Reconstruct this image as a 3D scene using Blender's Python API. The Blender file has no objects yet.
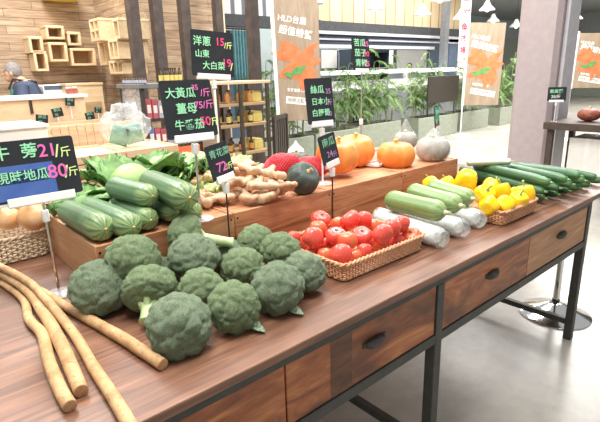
import bpy, bmesh, math, random
from mathutils import Vector, Matrix, noise, Quaternion
PI = math.pi
R = math.radians
sc = bpy.context.scene
COL = sc.collection
random.seed(7)

# ------------------------------------------------------------------ camera
H, FPX = 1.45, 480.4
def cam_basis(pitch, roll, yaw):
    y, p, r = R(yaw), R(pitch), R(roll)
    F = Vector((math.sin(y)*math.cos(p), math.cos(y)*math.cos(p), -math.sin(p)))
    Rt = Vector((math.cos(y), -math.sin(y), 0))
    U = Rt.cross(F)
    return Rt*math.cos(r)+U*math.sin(r), -Rt*math.sin(r)+U*math.cos(r), F
CR, CU, CF = cam_basis(16.12, -1.56, 40.83)
EYE = Vector((0, 0, H))
def ray(px, py): return CF+CR*((px-300)/FPX)-CU*((py-211)/FPX)
def at_z(px, py, z):
    r = ray(px, py); return EYE+r*((z-H)/r.z)
def at_y(px, py, y):
    r = ray(px, py); return EYE+r*(y/r.y)
def at_x(px, py, x):
    r = ray(px, py); return EYE+r*(x/r.x)
def at_d(px, py, d): return EYE+ray(px, py)*d
cam = bpy.data.cameras.new('camera'); co = bpy.data.objects.new('camera', cam); COL.objects.link(co)
cam.sensor_width = 36; cam.lens = FPX/600*36; cam.clip_start = .05; cam.clip_end = 200
co.matrix_world = Matrix(((CR.x, CU.x, -CF.x, 0), (CR.y, CU.y, -CF.y, 0), (CR.z, CU.z, -CF.z, H), (0, 0, 0, 1)))
sc.camera = co

# --------------------------------------------------------------- materials
def lin(h):
    h = h.lstrip('#'); v = [int(h[i:i+2], 16)/255 for i in (0, 2, 4)]
    return tuple(c/12.92 if c <= .04045 else ((c+.055)/1.055)**2.4 for c in v)+(1,)
class N:
    def __init__(s, name):
        s.m = bpy.data.materials.new(name); s.m.use_nodes = True
        s.t = s.m.node_tree; s.b = s.t.nodes['Principled BSDF']; s.out = s.t.nodes['Material Output']
    def n(s, typ, **kw):
        o = s.t.nodes.new('ShaderNode'+typ)
        for k, v in kw.items():
            if k in o.inputs: o.inputs[k].default_value = v
            else: setattr(o, k, v)
        return o
    def l(s, a, b): s.t.links.new(a, b)
    def coord(s, scale=(1, 1, 1), which='Object', rot=(0, 0, 0)):
        tc = s.n('TexCoord'); mp = s.n('Mapping')
        mp.inputs['Scale'].default_value = scale; mp.inputs['Rotation'].default_value = rot
        s.l(tc.outputs[which], mp.inputs['Vector']); return mp.outputs['Vector']
    def noise(s, vec, scale=5, detail=4, rough=.55, dist=0):
        o = s.n('TexNoise'); o.inputs['Scale'].default_value = scale; o.inputs['Detail'].default_value = detail
        o.inputs['Roughness'].default_value = rough; o.inputs['Distortion'].default_value = dist
        s.l(vec, o.inputs['Vector']); return o.outputs['Fac']
    def ramp(s, fac, stops):
        o = s.n('ValToRGB'); e = o.color_ramp.elements
        while len(e) < len(stops): e.new(.5)
        for k, (p, c) in enumerate(stops): e[k].position = p; e[k].color = lin(c) if isinstance(c, str) else c
        s.l(fac, o.inputs['Fac']); return o.outputs['Color']
    def mix(s, a, b, fac, mode='MIX'):
        o = s.n('MixRGB'); o.blend_type = mode
        for i, v in (('Fac', fac), ('Color1', a), ('Color2', b)):
            if hasattr(v, 'is_output') or hasattr(v, 'node'): s.l(v, o.inputs[i])
            else: o.inputs[i].default_value = v
        return o.outputs['Color']
    def bump(s, h, strength=.3, dist=.01):
        o = s.n('Bump'); o.inputs['Strength'].default_value = strength; o.inputs['Distance'].default_value = dist
        s.l(h, o.inputs['Height']); s.l(o.outputs['Normal'], s.b.inputs['Normal'])
    def fin(s, color=None, rough=.5, metal=0, spec=None):
        if color is not None:
            if hasattr(color, 'node'): s.l(color, s.b.inputs['Base Color'])
            else: s.b.inputs['Base Color'].default_value = color
        s.b.inputs['Roughness'].default_value = rough; s.b.inputs['Metallic'].default_value = metal
        if spec is not None: s.b.inputs['Specular IOR Level'].default_value = spec
        return s.m
def plain(name, c1, c2=None, rough=.5, metal=0, scale=12, bump=0, spec=None, bscale=60):
    x = N(name); v = x.coord()
    c = x.ramp(x.noise(v, scale), [(.3, c1), (.7, c2 or c1)])
    if bump: x.bump(x.noise(v, bscale), bump, .004)
    return x.fin(c, rough, metal, spec)
def wood(name, c1, c2, axis='X', grain=14, rough=.55, patch=None, pscale=1.5, bump=.15, c3=None, lo=.3, hi=.7):
    x = N(name); s = {'X': (1.1, grain, grain), 'Y': (grain, 1.1, grain), 'Z': (grain, grain, 1.1)}[axis]
    v = x.coord(s); f = x.noise(v, 2.2, 7, .6, 1.4)
    st = [(lo, c1), (hi, c2)] if not c3 else [(lo, c1), ((lo+hi)/2, c3), (hi, c2)]
    c = x.ramp(f, st)
    if patch:
        g = x.noise(x.coord((1, 2.4, 2.4) if axis == 'X' else (2.4, 1, 2.4) if axis == 'Y' else (2, 2, 1)), pscale, 3)
        c = x.mix(c, lin(patch), x.ramp(g, [(.5, (0, 0, 0, 1)), (.66, (.75, .75, .75, 1))]))
    x.bump(f, bump, .003)
    return x.fin(c, rough)
def planks(name, cols, uv='XZ', bw=1.2, rh=.12, rough=.6, mortar='#5b4a3c'):
    x = N(name); tc = x.n('TexCoord'); se = x.n('SeparateXYZ'); cb = x.n('CombineXYZ')
    x.l(tc.outputs['Object'], se.inputs[0]); x.l(se.outputs[uv[0]], cb.inputs[0]); x.l(se.outputs[uv[1]], cb.inputs[1])
    b = x.n('TexBrick'); x.l(cb.outputs[0], b.inputs['Vector'])
    b.inputs['Scale'].default_value = 1; b.inputs['Brick Width'].default_value = bw; b.inputs['Row Height'].default_value = rh
    b.inputs['Mortar Size'].default_value = .004; b.inputs['Mortar'].default_value = lin(mortar)
    b.inputs['Color1'].default_value = lin(cols[0]); b.inputs['Color2'].default_value = lin(cols[1]); b.offset = .37
    st = [12, 12, 12]; st[('XYZ').index(uv[0])] = 1.0
    f = x.noise(x.coord(tuple(st)), 2.4, 6, .6, 1)
    c = x.mix(b.outputs['Color'], x.ramp(f, [(.3, '#8f7f70'), (.7, '#ffffff')]), .8, 'MULTIPLY')
    return x.fin(c, rough)
def clear(name, tint='#ffffff', alpha=.3, rough=.12, bump=0, scale=30):
    x = N(name); tr = x.n('BsdfTransparent'); mx = x.n('MixShader')
    v = x.coord(); f = x.noise(v, scale, 3)
    x.fin(lin(tint), rough)
    if bump: x.bump(f, bump, .01)
    x.l(x.ramp(f, [(.35, (alpha*.6,)*3+(1,)), (.65, (min(1, alpha*1.5),)*3+(1,))]), mx.inputs[0])
    x.l(tr.outputs[0], mx.inputs[1]); x.l(x.b.outputs[0], mx.inputs[2]); x.l(mx.outputs[0], x.out.inputs[0])
    return x.m
def glow(name, c, e):
    x = N(name); x.fin(lin(c), .6)
    x.b.inputs['Emission Color'].default_value = lin(c); x.b.inputs['Emission Strength'].default_value = e
    return x.m

# ------------------------------------------------------------ mesh building
class MB:
    def __init__(s): s.v = []; s.f = []
    def add(s, vs, fs, M=None):
        k = len(s.v)
        s.v += [tuple(M @ Vector(p)) if M else tuple(p) for p in vs]
        s.f += [tuple(i+k for i in f) for f in fs]; return s
    def box(s, x0, x1, y0, y1, z0, z1, M=None):
        vs = [(x, y, z) for z in (z0, z1) for y in (y0, y1) for x in (x0, x1)]
        return s.add(vs, [(0, 2, 3, 1), (4, 5, 7, 6), (0, 1, 5, 4), (2, 6, 7, 3), (0, 4, 6, 2), (1, 3, 7, 5)], M)
    def tube(s, pts, rad, n=8, cap=True, M=None, closed=False, fl=None):
        pts = [Vector(p) for p in pts]
        if not isinstance(rad, (list, tuple)): rad = [rad]*len(pts)
        vs, fs = [], []; up = None; m = len(pts)
        for i, p in enumerate(pts):
            if closed: t = pts[(i+1) % m]-pts[i-1]
            else: t = pts[min(i+1, m-1)]-pts[max(i-1, 0)]
            t = t.normalized() if t.length > 1e-9 else Vector((0, 0, 1))
            if up is None: up = Vector((0, 0, 1)) if abs(t.z) < .9 else Vector((1, 0, 0))
            a = t.cross(up); a = a.normalized() if a.length > 1e-6 else t.orthogonal().normalized()
            b = a.cross(t); up = b if not fl else up
            for k in range(n):
                w = 2*PI*k/n; vs.append(p+(a*math.cos(w)+b*math.sin(w))*rad[i])
        for i in range(m if closed else m-1):
            for k in range(n):
                j = (i+1) % m
                fs.append((i*n+k, i*n+(k+1) % n, j*n+(k+1) % n, j*n+k))
        if cap and not closed: fs += [tuple(range(n))[::-1], tuple((m-1)*n+k for k in range(n))]
        return s.add(vs, fs, M)
    def lathe(s, prof, n=16, M=None, lobes=0, depth=0, sharp=1):
        vs, fs = [], []
        for (r, z) in prof:
            for k in range(n):
                w = 2*PI*k/n; q = 1-depth*(abs(math.cos(w*lobes/2))**sharp) if lobes else 1
                vs.append((r*q*math.cos(w), r*q*math.sin(w), z))
        for i in range(len(prof)-1):
            for k in range(n): fs.append((i*n+k, i*n+(k+1) % n, (i+1)*n+(k+1) % n, (i+1)*n+k))
        if prof[0][0] > 1e-6: fs.append(tuple(range(n))[::-1])
        if prof[-1][0] > 1e-6: fs.append(tuple((len(prof)-1)*n+k for k in range(n)))
        return s.add(vs, fs, M)
    def ico(s, sub, fn=None, M=None):
        bm = bmesh.new(); bmesh.ops.create_icosphere(bm, subdivisions=sub, radius=1)
        bm.verts.ensure_lookup_table()
        vs = [fn(v.co.copy()) if fn else v.co.copy() for v in bm.verts]
        fs = [tuple(v.index for v in f.verts) for f in bm.faces]; bm.free()
        return s.add(vs, fs, M)
    def ell(s, c, r, n=12, M=None):
        c = Vector(c); r = Vector(r) if not isinstance(r, (int, float)) else Vector((r, r, r))
        return s.ico(3 if n > 10 else 2, lambda d: Vector((c.x+d.x*r.x, c.y+d.y*r.y, c.z+d.z*r.z)), M)
    def poly(s, pts, th=0.0, M=None):          # flat outline in XZ, thickness along Y
        n = len(pts)
        vs = [(x, 0, z) for x, z in pts]+[(x, th, z) for x, z in pts]
        fs = [tuple(range(n)), tuple(range(n, 2*n))[::-1]]+[(i, n+i, n+(i+1) % n, (i+1) % n) for i in range(n)]
        return s.add(vs, fs, M)
    def mesh(s, name, m, smooth=True, ang=40):
        me = bpy.data.meshes.new(name); me.from_pydata(s.v, [], s.f); me.update()
        bm = bmesh.new(); bm.from_mesh(me); bmesh.ops.remove_doubles(bm, verts=bm.verts, dist=1e-6)
        bmesh.ops.recalc_face_normals(bm, faces=bm.faces); bm.to_mesh(me); bm.free()
        if smooth:
            me.shade_smooth()
            if ang < 179: me.set_sharp_from_angle(angle=R(ang))
        if m: me.materials.append(m)
        return me
    def build(s, name, m, parent=None, bevel=0, smooth=True, ang=40, sub=0, loc=None, rot=None):
        o = bpy.data.objects.new(name, s.mesh(name, m, smooth, ang)); COL.objects.link(o); o.parent = parent
        if loc is not None: o.location = loc
        if rot is not None: o.rotation_euler = rot
        if bevel:
            b = o.modifiers.new('bevel', 'BEVEL'); b.width = bevel; b.segments = 2; b.limit_method = 'ANGLE'; b.angle_limit = R(50)
        if sub:
            b = o.modifiers.new('sub', 'SUBSURF'); b.levels = sub; b.render_levels = sub
        return o
    def fuse(s, name, m, parent=None, voxel=.005, smooth=4, loc=None):   # overlapping pieces become one continuous skin
        o = bpy.data.objects.new(name, s.mesh(name, None)); COL.objects.link(o)
        r = o.modifiers.new('r', 'REMESH'); r.mode = 'VOXEL'; r.voxel_size = voxel
        q = o.modifiers.new('s', 'SMOOTH'); q.iterations = smooth; q.factor = .5
        dg = bpy.context.evaluated_depsgraph_get(); me = bpy.data.meshes.new_from_object(o.evaluated_get(dg))
        old = o.data; o.modifiers.clear(); o.data = me; bpy.data.meshes.remove(old)
        me.name = name; me.materials.clear(); me.materials.append(m); me.shade_smooth(); o.parent = parent
        if loc is not None: o.location = loc
        return o
def tag(o, label, cat, group=None):
    o['label'] = label; o['category'] = cat
    if group: o['group'] = group
    return o
def thing(name, label, cat, loc=(0, 0, 0), rotz=0, group=None, rot=None):
    o = bpy.data.objects.new(name, None); COL.objects.link(o); o.empty_display_size = .05
    o.location = loc; o.rotation_euler = (0, 0, rotz)
    if rot is not None: o.rotation_mode = 'QUATERNION'; o.rotation_quaternion = rot
    return tag(o, label, cat, group)
def struct(o): o['kind'] = 'structure'; return o
def dup(o, parent=None, **kw):
    c = o.copy(); COL.objects.link(c); c.parent = parent
    for k, v in kw.items():
        if k in ('loc',): c.location = v
        elif k == 'rotz': c.rotation_euler[2] = v
        elif k == 'scale': c.scale = (v, v, v)
        else: c[k] = v
    for ch in list(o.children): dup(ch, c)
    return c
ORD = 'first second third fourth fifth sixth seventh eighth ninth tenth eleventh twelfth thirteenth fourteenth fifteenth sixteenth'.split()
def text(s, size, m, parent, M, name='lettering', bold=.012, th=.0006):
    cu = bpy.data.curves.new('t', 'FONT'); cu.body = s; cu.size = size; cu.offset = bold*size; cu.extrude = th
    cu.align_x = 'LEFT'; cu.align_y = 'CENTER'; cu.resolution_u = 3
    o = bpy.data.objects.new('t', cu); COL.objects.link(o)
    dg = bpy.context.evaluated_depsgraph_get(); dg.update()
    me = bpy.data.meshes.new_from_object(o.evaluated_get(dg)); bpy.data.objects.remove(o)
    me.materials.clear(); me.materials.append(m); me.transform(M)
    q = bpy.data.objects.new(name, me); COL.objects.link(q); q.parent = parent
    return q
STAND = Matrix.Rotation(R(90), 4, 'X')         # text lying in XY -> standing in XZ, facing -Y
def face_quat(d):  return Vector(d).to_track_quat('X', 'Z')
M = {}
M['top'] = wood('table_wood', '#523628', '#93694f', 'X', 16, .42, patch='#5e3f2f', pscale=1.2, c3='#785340')
M['drawer'] = wood('drawer_wood', '#5a2c18', '#cf8a55', 'X', 6, .45, patch='#4a2818', pscale=3.4, c3='#a25c33')
M['drawer_pale'] = wood('pale_drawer_wood', '#94633f', '#c4946a', 'X', 9, .5, c3='#ac7a52')
M['steel'] = plain('black_steel', '#3d3c37', '#4b4a45', .55, .2, 20)
M['iron'] = plain('cast_iron', '#3c3835', '#57524d', .45, .6, 60)
M['crate'] = wood('crate_wood', '#8f5233', '#dca27a', 'X', 11, .5, c3='#c4855c', patch='#9c6040')
M['crate_end'] = wood('crate_end_wood', '#a87a54', '#c89c74', 'Y', 10, .55)
M['nail'] = plain('nail', '#3a2a22', '#2b201b', .4, .5)
M['floor'] = None
def concrete():
    x = N('concrete_floor'); v = x.coord()
    a = x.noise(v, 1.3, 6, .62, .6); b = x.noise(v, 14, 4)
    c = x.ramp(a, [(.3, '#95918a'), (.66, '#bdb8ad')]); c = x.mix(c, x.ramp(b, [(.3, '#d8d8d8'), (.7, '#ffffff')]), .5, 'MULTIPLY')
    return x.fin(c, .32)
M['floor'] = concrete()
M['wall'] = planks('plank_wall', ('#b89c7f', '#cdb496'), 'XZ', .9, .10, mortar='#8a745c')
M['wall_y'] = planks('plank_wall_side', ('#b89c7f', '#cdb496'), 'YZ', .9, .10, mortar='#8a745c')
M['slat'] = None
def slats():
    x = N('pale_wood_slats'); tc = x.n('TexCoord'); se = x.n('SeparateXYZ'); cb = x.n('CombineXYZ')
    x.l(tc.outputs['Object'], se.inputs[0]); x.l(se.outputs['Z'], cb.inputs[0]); x.l(se.outputs['X'], cb.inputs[1])
    b = x.n('TexBrick'); x.l(cb.outputs[0], b.inputs['Vector'])
    for k, v in (('Scale', 1), ('Brick Width', 9), ('Row Height', .42), ('Mortar Size', .018)): b.inputs[k].default_value = v
    b.inputs['Mortar'].default_value = lin('#8a6f4f'); b.inputs['Color1'].default_value = lin('#d3b68c'); b.inputs['Color2'].default_value = lin('#e0c8a2')
    return x.fin(b.outputs['Color'], .5)
M['slat'] = slats()
def stripes():
    x = N('white_corrugated'); w = x.n('TexWave'); w.bands_direction = 'X'; w.inputs['Scale'].default_value = 1.15
    x.l(x.coord(), w.inputs['Vector'])
    return x.fin(x.ramp(w.outputs['Fac'], [(.2, '#6f7377'), (.4, '#e6e6e6')]), .5)
M['stripe'] = stripes()
M['dark'] = plain('dark_fascia', '#35373b', '#46474a', .6)
M['bluegrey'] = plain('blue_grey_panel', '#4a5a6e', '#5d6b7e', .5)
M['navy'] = plain('dark_blue_band', '#2d3847', '#3d4a5a', .5)
M['post'] = plain('brown_steel_post', '#463c38', '#5c514b', .5, .2)
M['grey_col'] = plain('grey_steel', '#6c6f72', '#7c7f82', .5)
M['mauve'] = plain('mauve_plaster', '#a89a9a', '#b1a3a3', .65)
M['mauve_trim'] = plain('pale_grey_plaster', '#b7b4b9', '#c4c1c5', .6)  # fascia strips, and the paler lit side painted on the column
M['ceil'] = plain('grey_ceiling', '#9a9c9d', '#a5a7a8', .8)
M['pale_wood'] = wood('pale_plywood', '#d9b98d', '#ecd3ad', 'X', 6, .55)
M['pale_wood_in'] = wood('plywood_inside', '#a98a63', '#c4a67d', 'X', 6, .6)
M['crate_pale'] = wood('pale_crate_slats', '#c9a57f', '#ecd2b0', 'X', 10, .6, c3='#dcbd97')
M['white'] = plain('white_plastic', '#efefec', '#f7f7f5', .4)
M['white_soft'] = plain('white_enamel', '#f0efec', '#e6e5e2', .5)
M['chalk'] = plain('blackboard', '#1f2124', '#2a2c30', .35)
M['film'] = clear('clear_acrylic', '#f4f6f8', .28, .1)
M['wrap_thin'] = clear('thin_plastic_film', '#d5d8d4', .20, .16, .8, 30)
M['wrap'] = clear('plastic_wrap', '#dfe5e2', .34, .16, .7, 26)
M['bagwrap'] = clear('plastic_bag', '#e2e6e5', .27, .18, .8, 9)
for k, c in (('g', '#9fe6b4'), ('p', '#e873b8'), ('y', '#dff29a'), ('r', '#ef4f86'), ('w', '#f4f4f2'), ('red', '#d33a55'), ('lg', '#7fb99a'), ('pu', '#a87fb0')):
    x = N('paint_marker_'+k); M['ink_'+k] = x.fin(lin(c), .5)
def broc(name, a, b, c):
    x = N(name); v = x.coord()
    vo = x.n('TexVoronoi'); vo.inputs['Scale'].default_value = 230; x.l(v, vo.inputs['Vector'])
    n1 = x.noise(v, 22, 4); n2 = x.noise(v, 160, 3)
    col = x.ramp(n1, [(.3, a), (.55, b), (.75, c)])
    col = x.mix(col, x.ramp(n2, [(.36, '#87997f'), (.60, '#ffffff')]), .85, 'MULTIPLY')
    x.bump(vo.outputs['Distance'], .8, .006)
    return x.fin(col, .75, 0, .25)
M['broc_a'] = broc('broccoli_blue_green', '#97ab8a', '#b0c1a1', '#c8d5b5')
M['broc_b'] = broc('broccoli_fresh_green', '#95ab7e', '#afc396', '#cbd9ac')
M['stalk'] = plain('broccoli_stalk', '#a9c283', '#c9d9a8', .5, 0, 30)
def tomato(name, a, b, c):
    x = N(name); v = x.coord(); col = x.ramp(x.noise(v, 14, 2), [(.3, a), (.55, b), (.75, c)])
    return x.fin(col, .22)
M['tom_a'] = tomato('tomato_red', '#cf4038', '#de5548', '#e87552')
M['tom_b'] = tomato('tomato_orange_red', '#d9533f', '#e2714b', '#e59a58')
M['scar'] = plain('tomato_scar', '#3d3a22', '#5a5230', .7)
def pepper():
    x = N('pepper_yellow'); col = x.ramp(x.noise(x.coord(), 10, 2), [(.3, '#f0b400'), (.7, '#ffd21e')]); return x.fin(col, .2)
M['pepper'] = pepper()
M['pstem'] = plain('pepper_stem', '#7d9440', '#9cae58', .5)
def cuke(name, base, mid, streak, k0=.76, k1=1.02, ns=9):
    x = N(name); v = x.coord((1, 1, 1), 'Generated'); se = x.n('SeparateXYZ'); x.l(v, se.inputs[0])
    f = x.noise(x.coord((3, 60, 60)), 1.6, 5, .6, .3)
    c = x.ramp(f, [(.3, base), (.7, mid)])
    s3 = x.n('SeparateXYZ'); x.l(x.coord(), s3.inputs[0]); an = x.n('Math', operation='ARCTAN2'); x.l(s3.outputs['Y'], an.inputs[0]); x.l(s3.outputs['Z'], an.inputs[1])
    cb = x.n('CombineXYZ'); x.l(an.outputs[0], cb.inputs[0]); x.l(s3.outputs['X'], cb.inputs[1])
    st = x.noise(cb.outputs[0], 3.6, 3)
    e = x.n('MapRange'); x.l(se.outputs[0], e.inputs[0]); e.inputs[1].default_value = k0; e.inputs[2].default_value = k1
    mu = x.n('Math', operation='MULTIPLY'); x.l(e.outputs[0], mu.inputs[0])
    x.l(x.ramp(st, [(.42, (0, 0, 0, 1)), (.58, (1, 1, 1, 1))]), mu.inputs[1])
    c = x.mix(c, lin(streak), mu.outputs[0])
    x.bump(x.noise(x.coord(), 90, 3), .25, .004)
    return x.fin(c, .38)
M['cuke'] = cuke('large_cucumber', '#466648', '#6d8c68', '#b4c47c')
M['luffa'] = cuke('pale_green_luffa', '#5f7f45', '#86a264', '#a6ba80', .8, 1.0)
M['longcuke'] = cuke('long_cucumber', '#234a2c', '#3f6b42', '#5f8552', .8, 1.0)
M['palecuke'] = cuke('pale_luffa', '#9db094', '#c6d2bd', '#dfe6d6', .8, 1.0)
M['cut'] = plain('cut_stem', '#a8ad7c', '#c5c79a', .6)
def burdock():
    x = N('burdock_root'); v = x.coord()
    c = x.ramp(x.noise(v, 18, 6, .65), [(.3, '#9c764e'), (.5, '#bf986a'), (.72, '#d4b286')])
    c = x.mix(c, lin('#8b6642'), x.ramp(x.noise(v, 90, 3), [(.6, (0, 0, 0, 1)), (.72, (.8, .8, .8, 1))]))
    x.bump(x.noise(v, 70, 4), .5, .004); return x.fin(c, .75)
M['burdock'] = burdock()
M['burcut'] = plain('burdock_cut', '#a27a54', '#c09a6e', .8, 0, 120)
M['ginger'] = plain('ginger_skin', '#b68b68', '#dcbb9a', .65, 0, 24, .4, None, 90)
M['ging_cut'] = plain('ginger_cut', '#e3cf9c', '#ead9ac', .6)
def rind(name, a, b, c, rough=.4, sc_=9):
    x = N(name); v = x.coord(); col = x.ramp(x.noise(v, sc_, 4), [(.3, a), (.5, b), (.72, c)]); return x.fin(col, rough)
M['pumpkin'] = rind('pumpkin_orange', '#df7c2c', '#ea8e40', '#f1a85e')
M['pstalk'] = plain('pumpkin_stalk', '#c79a52', '#dcb873', .7)
M['kabocha'] = rind('kabocha_dark', '#33403a', '#3f4c44', '#59665a', .45, 20)
M['kstalk'] = plain('kabocha_stalk', '#a9936f', '#c2ad86', .8)
M['net'] = plain('red_net', '#d12a36', '#e23d48', .5)
M['netin'] = plain('dark_red_onion_skin', '#5e1420', '#7a1c28', .5)
M['gourd'] = rind('grey_green_gourd', '#77756a', '#96938a', '#b4b0a4', .5, 14)
M['cabbage'] = plain('cabbage_head', '#7ea257', '#b2ca86', .5, 0, 16, .5, None, 30)
M['leaf'] = plain('lettuce_leaf', '#426b30', '#769f53', .5, 0, 14, .4, None, 40)
M['leaf_y'] = plain('pale_lettuce_leaf', '#a7c472', '#cfdf9c', .5, 0, 14, .3)
M['onion'] = rind('onion_skin', '#c38a55', '#d9a572', '#e7c096', .35, 14)
M['wicker'] = wood('wicker', '#b07a55', '#e0b28a', 'X', 3, .6, bump=.3, c3='#cb9a72')
M['wicker_grey'] = wood('grey_wicker', '#9a8468', '#c9b494', 'X', 3, .65, bump=.3)
M['dark_wood'] = wood('dark_wood', '#3a2f28', '#54463b', 'X', 8, .6)
M['foam'] = None
def foam():
    x = N('white_foam_net'); vo = x.n('TexVoronoi'); vo.inputs['Scale'].default_value = 120; x.l(x.coord((.5, 1, 1)), vo.inputs['Vector'])
    c = x.ramp(vo.outputs['Distance'], [(.1, '#d7dcd2'), (.5, '#f0f2ee')]); x.bump(vo.outputs['Distance'], .6, .004); return x.fin(c, .5)
M['foam'] = foam()
M['planter'] = plain('olive_grey_planter', '#8b9181', '#9aa08f', .6)
M['soil'] = plain('planter_soil', '#3f3a2c', '#545039', .9)
M['frond'] = plain('frond_leaf', '#6f9650', '#9dbb78', .55, 0, 3)
M['frond_d'] = plain('frond_leaf_deep', '#55803f', '#82a563', .55, 0, 3)
M['cane'] = plain('frond_stem', '#7e8a58', '#98a06c', .6)
M['banner'] = wood('banner_wood_print', '#94806a', '#ad9a84', 'Z', 7, .6, bump=0)
M['orange'] = plain('print_orange', '#ef6a3d', '#f08a5a', .6, 0, 9)
M['print_green'] = plain('print_green', '#4f8a4a', '#6fa763', .6)
M['chrome'] = N('chrome').fin(lin('#d8d8d6'), .12, 1)
M['curtain'] = plain('teal_curtain', '#4f7d82', '#6d9aa0', .8)
M['denim'] = plain('navy_shirt', '#3f4a63', '#4c5872', .8)
M['apron'] = plain('green_apron', '#2f6a58', '#3d7a66', .8)
M['skin'] = plain('skin', '#d9a98a', '#e2b597', .55)
M['hair'] = plain('grey_hair', '#75706e', '#9a9492', .7, 0, 60)
M['hair_d'] = plain('black_hair', '#2b2624', '#3a3431', .6)
M['trouser'] = plain('dark_trousers', '#33363d', '#3e4148', .8)
M['blackplastic'] = plain('dark_brown_panel', '#2f2822', '#3a322b', .45)
M['meat'] = plain('red_brown_goods', '#7a3a2e', '#a85f4b', .5, 0, 30)
M['lampglow'] = glow('lamp_bulb', '#fff6e2', 6)
M['litwall'] = glow('lit_shop_sign', '#eef4f4', 1.0)
M['bag_green'] = plain('bag_print_green', '#2f7d60', '#5fa78a', .5, 0, 20)
M['yellow'] = plain('yellow_shade', '#e8d23a', '#f2e05a', .5)
M['amber'] = N('amber_glass').fin(lin('#6e4a22'), .15)
M['bottle_y'] = plain('yellow_label', '#d9c566', '#e8d88a', .5)
M['bottle_o'] = plain('orange_label', '#c98a4a', '#dba768', .5)
M['bottle_d'] = plain('dark_bottle', '#3a2c20', '#4f3c2a', .25)
M['goods_r'] = plain('pack_red', '#b5505a', '#c9707a', .5)
M['goods_b'] = plain('pack_blue', '#5b6ea6', '#7d8fbf', .5)
M['goods_y'] = plain('pack_yellow', '#d9c86a', '#e5d98f', .5)
M['goods_g'] = plain('pack_grey', '#a9a9b3', '#c0c0c8', .5)
M['card'] = plain('white_cardboard', '#e9e6df', '#f2efe9', .6)
# ================================================================== THE TABLE
TZ = .825
t = thing('display_table', 'long display table with brown plank top, black steel frame and four rustic wooden drawers', 'table', (0, 0, 0))
b = MB().box(-.14, 2.93, .778, 2.46, .800, TZ); b.build('tabletop', M['top'], t, bevel=.004)
LX = (-.03, 1.305, 2.635)
for lx in LX:
    for ly in (.82, 2.40): MB().box(lx-.02, lx+.02, ly-.02, ly+.02, 0, .765).build('leg', M['steel'], t, bevel=.003)
    MB().box(lx-.016, lx+.016, .84, 2.38, .085, .117).build('stretcher', M['steel'], t, bevel=.003)
for ly in (.82, 2.40):
    MB().box(-.05, 2.655, ly-.02, ly+.02, .765, .7995).build('top_rail', M['steel'], t, bevel=.003)
    MB().box(-.05, 2.655, ly-.019, ly+.019, .545, .578).build('lower_rail', M['steel'], t, bevel=.003)
DR = [(-.005, .632), (.637, 1.282), (1.328, 1.966), (1.971, 2.612)]
for k, (x0, x1) in enumerate(DR):
    d = MB().box(x0, x1, .806, .824, .582, .762).build('drawer', M['drawer'] if k < 3 else M['drawer_pale'], t, bevel=.002)
    MB().box(x0+.02, x1-.02, .824, 1.3, .59, .75).build('drawer_box', M['drawer_pale'], d)
    cx = (x0+x1)/2+.01
    hb = MB()
    hb.ico(3, lambda q: Vector((cx+q.x*.043, .806-max(0, -q.y)*.024, .692+q.z*.019*(1-.25*q.z))))
    hb.box(cx-.05, cx+.05, .803, .807, .684, .700)
    hb.build('handle', M['iron'], d)['label'] = 'dark iron cup pull'
    if k == 1:
        MB().box(.79, .875, .8055, .807, .583, .761).build('stain_board', wood('stained_board', '#3a2318', '#8a5535', 'X', 7, .5, patch='#2f1d14', pscale=4), d)['label'] = 'dark stained board in the drawer front'

# ================================================================== CRATES
CZ = .98
cl = ['first crate of the riser, pale end board showing, cucumbers on it', 'second crate of the riser, under the ginger pile and the large price sign', 'third crate of the riser, under the dark squash and red net bag', 'last crate of the riser at the far end, under pumpkins and wrapped gourds']
for k in range(4):
    x0 = .405+.4825*k; x1 = x0+.4795
    c = thing('wooden_crate', cl[k], 'crate', (x0, 1.38, TZ+.0005), 0, 'upturned wooden crates forming the riser')
    w, dp, h = x1-x0, .53, .1545
    MB().box(.0, w, 0, .014, 0, h).build('front_board', M['crate'], c, bevel=.002)
    MB().box(.0, w, dp-.014, dp, 0, h).build('back_board', M['crate'], c, bevel=.002)
    MB().box(.0, .014, .0145, dp-.0145, 0, h).build('end_board', M['crate_end'] if k == 0 else M['crate'], c, bevel=.002)
    MB().box(w-.014, w, .0145, dp-.0145, 0, h).build('end_board', M['crate'], c, bevel=.002)
    for j in range(3):
        MB().box(.0145, w-.0145, .015+j*.1668, .015+j*.1668+.1658, h-.016, h-.003).build('top_board', M['crate'], c, bevel=.002)
    for (nx, nz) in ((.012, h-.022), (w-.012, h-.022), (.012, .03), (w-.012, .03)):
        MB().lathe([(.0, .0015), (.0035, .001), (.004, 0)], 10, Matrix.Translation((nx, -.0002, nz)) @ Matrix.Rotation(R(90), 4, 'X')).build('nail', M['nail'], c)

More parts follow.
